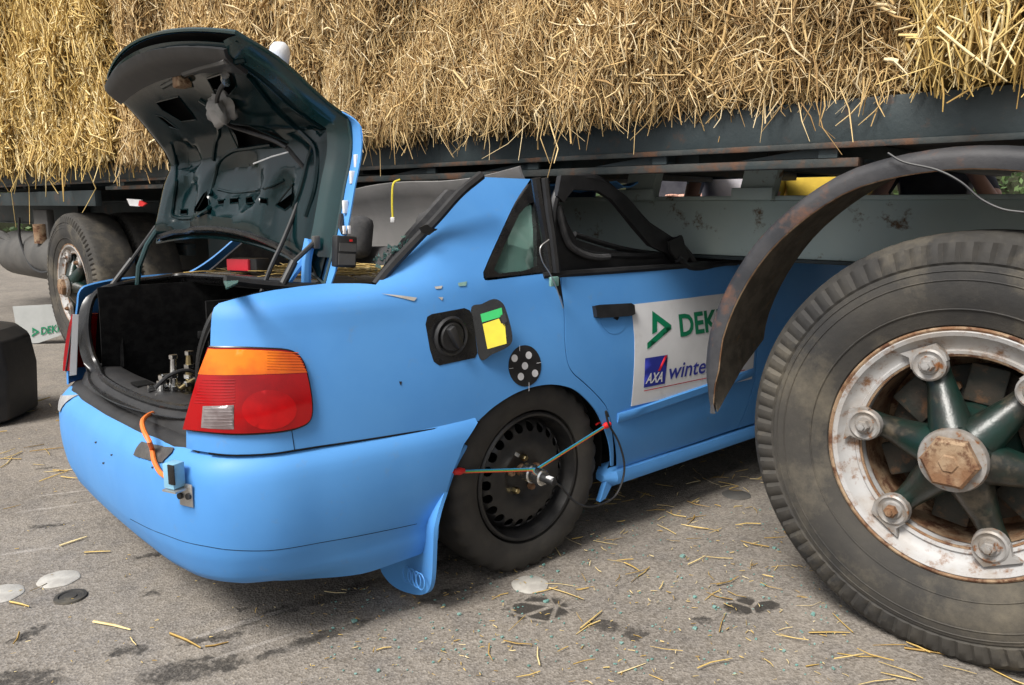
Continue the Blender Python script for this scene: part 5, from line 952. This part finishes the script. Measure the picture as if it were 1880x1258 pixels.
# ================================================================== onlookers beyond the trailer, hedge
def person(label, x, y, rz, shirt, legs, pose, h=1.75):
    root = empty('person', (x, y, 0), rz); tag(root, label, 'person', 'onlookers behind the trailer'); s = h/1.75
    J = {'pel': (0, 0, .95, .135), 'wst': (0, 0, 1.10, .13), 'chs': (0, 0, 1.32, .15), 'nk': (0, 0, 1.48, .062), 'hd': (0, .01, 1.53, .06)}; E_ = [('pel', 'wst'), ('wst', 'chs'), ('chs', 'nk'), ('nk', 'hd')]
    for sd, q in ((-1, 'l'), (1, 'r')):
        J.update({q+'hip': (.10*sd, 0, .90, .10), q+'kn': (.11*sd, .02, .50, .065), q+'an': (.12*sd, 0, .09, .045), q+'to': (.13*sd, .16, .035, .035), q+'sh': (.19*sd, 0, 1.40, .07)}); E_ += [('pel', q+'hip'), (q+'hip', q+'kn'), (q+'kn', q+'an'), (q+'an', q+'to'), ('chs', q+'sh')]
        if pose == 'folded': el_, wr_ = (.27*sd, .06, 1.14, .048), (.02*sd, .24, 1.22, .033)
        elif pose == 'raised': el_, wr_ = (.30*sd, .12, 1.17, .048), (.18*sd, .26, 1.36, .033)
        else: el_, wr_ = (.26*sd, -.01, 1.12, .048), (.27*sd, .05, .86, .033)
        J.update({q+'el': el_, q+'wr': wr_}); d = Vector(wr_[:3])-Vector(el_[:3]); d.normalize(); pm = Vector(wr_[:3])+d*.07; J[q+'pm'] = (*pm, .034); E_ += [(q+'sh', q+'el'), (q+'el', q+'wr'), (q+'wr', q+'pm')]
        sd_ = d.cross(Vector((0, 0, 1)) if abs(d.z) < .8 else Vector((0, 1, 0))).normalized()
        for k in range(4):
            b_ = pm+sd_*(k-1.5)*.021+d*.02; m1 = b_+d*(.04+.006*(1.5-abs(k-1.5))); n1 = 'f%d' % k; J[q+n1] = (*m1, .009); J[q+n1+'t'] = (*(m1+d*.03+Vector((0, 0, -.012))), .0075); E_ += [(q+'pm', q+n1), (q+n1, q+n1+'t')]
        th = Vector(wr_[:3])+d*.03+sd_*.045; J[q+'th'] = (*th, .010); J[q+'tt'] = (*(th+d*.035+sd_*.012), .008); E_ += [(q+'wr', q+'th'), (q+'th', q+'tt')]
    ks = list(J); me = bpy.data.meshes.new('body'); me.from_pydata([tuple(c*s for c in J[k][:3]) for k in ks], [(ks.index(a), ks.index(b)) for a, b in E_], []); o = bpy.data.objects.new('body', me); COL.objects.link(o)
    md = o.modifiers.new('skin', 'SKIN'); 
    for i, k in enumerate(ks): v = me.skin_vertices[0].data[i]; v.radius = (J[k][3]*s*(1.25 if k in ('chs', 'pel', 'wst') else 1), J[k][3]*s*(.85 if k in ('chs', 'pel', 'wst') else 1)); v.use_root = (k == 'pel')
    sb = o.modifiers.new('sub', 'SUBSURF'); sb.levels = 2; sb.render_levels = 2; bpy.context.view_layer.update(); m2 = bpy.data.meshes.new_from_object(o.evaluated_get(bpy.context.evaluated_depsgraph_get())); bpy.data.objects.remove(o)
    bm = bmesh.new(); bm.from_mesh(m2); r_ = bmesh.ops.create_icosphere(bm, subdivisions=3, radius=1)
    for v in r_['verts']:
        c = v.co.copy(); ns = .018*math.exp(-((c.x/.16)**2+((c.z+.1)/.2)**2))*(c.y > 0); v.co = Vector((c.x*.075, .015+c.y*.095+ns, 1.645+c.z*.118-(.01 if c.y > .3 and c.z < -.5 else 0)))*s
    bm.to_mesh(m2); bm.free()
    for m_ in (MT['skin'], shirt, legs): m2.materials.append(m_)
    for p in m2.polygons:
        c = p.center/s; arm = abs(c.x) > .215 or (c.y > .13 and c.z > .8); p.material_index = 0 if c.z > 1.475 or (arm and c.z < 1.27 and c.z > .6) or (arm and c.y > .15) else (2 if c.z < .97 else 1); p.use_smooth = True
    linkobj(bpy.data.objects.new('body', m2), root)
    bm = bmesh.new(); bmesh.ops.create_icosphere(bm, subdivisions=3, radius=1); bmesh.ops.delete(bm, geom=[v for v in bm.verts if v.co.z < -.1+.75*max(0, v.co.y) ], context='VERTS')
    for v in bm.verts: v.co = Vector((v.co.x*.083, .008+v.co.y*.102, 1.652+v.co.z*.124))*s
    hm_ = bpy.data.meshes.new('hair'); bm.to_mesh(hm_); bm.free(); hm_.materials.append(MT['hair']); linkobj(bpy.data.objects.new('hair', hm_), root)
    for sx in (-1, 1): MB().lathe([(0, .008), (.009, .004), (.010, 0), (0, -.006)], (sx*.032*s, .103*s, 1.655*s), 'y', 10).build('eye', MT['black'], root)
    MB().box((0, .105*s, 1.585*s), (.045, .01, .008), None, .002).build('mouth', MT['redh'] if 0 else MT['skin'], root)
def at(px, D): r_ = ray(px, 375); return r_[0]/r_[1]*D, D
for lab, px, D, shirt, pose, h, rz in [('onlooker in a white shirt behind the trailer', 1338, 5.2, MT['wshirt'], 'down', 1.78, 3.3), ('onlooker in a yellow top behind the trailer', 1492, 4.9, MT['yshirt'], 'down', 1.70, 3.0), ('onlooker in dark clothes with bare forearms raised behind the trailer', 1712, 4.3, MT['bshirt'], 'raised', 1.70, 2.6), ('onlooker in dark clothes with folded arms behind the trailer', 1236, 7.5, MT['bshirt'], 'folded', 1.72, 3.1), ('onlooker in a denim blue top behind the trailer', 1050, 5.6, MT['jeans'], 'raised', 1.74, 3.2)]:
    x, y = at(px, D); person(lab, x, y, rz, shirt, MT['jeans'] if shirt != MT['jeans'] else MT['bshirt'], pose, h)
leafm = mat('hedge_leaves', (.06, .10, .03), .7, island=[(.03, .06, .015), (.06, .11, .03), (.10, .16, .05)])
hg = empty('hedge', (0, 19, 0)); tag(hg, 'leafy green hedge along the far edge of the yard', 'hedge')
n = 26000; r = RNG; P = np.stack([r.uniform(-26, 30, n), r.normal(0, .42, n), r.uniform(.05, 2.3, n)], -1); P[:, 2] *= 1+.12*np.sin(P[:, 0]*.9)+.06*np.sin(P[:, 0]*2.7); a = r.normal(size=(n, 3)); a /= np.linalg.norm(a, axis=1, keepdims=True); b = np.cross(a, r.normal(size=(n, 3))); b /= np.linalg.norm(b, axis=1, keepdims=True); q = r.uniform(.05, .11, n)[:, None]
V = np.stack([P-a*q, P+b*q*.5, P+a*q, P-b*q*.5], 1).reshape(-1, 3); lf = fastmesh('foliage', V, np.arange(n*4).reshape(-1, 4), leafm, hg); lf['kind'] = 'stuff'
hc = MB()
V, Fc = loft([[(x, .22*math.sin(k), 1.0+1.0*math.cos(k)*(1+.1*math.sin(x*.9))) for k in np.linspace(0, 2*math.pi, 9)] for x in np.arange(-26, 30.1, 2)]); meshobj('hedge_core', [(x, y, max(z, 0)) for x, y, z in V], Fc, mat('hedge_twigs', (.03, .035, .015), .95), hg)
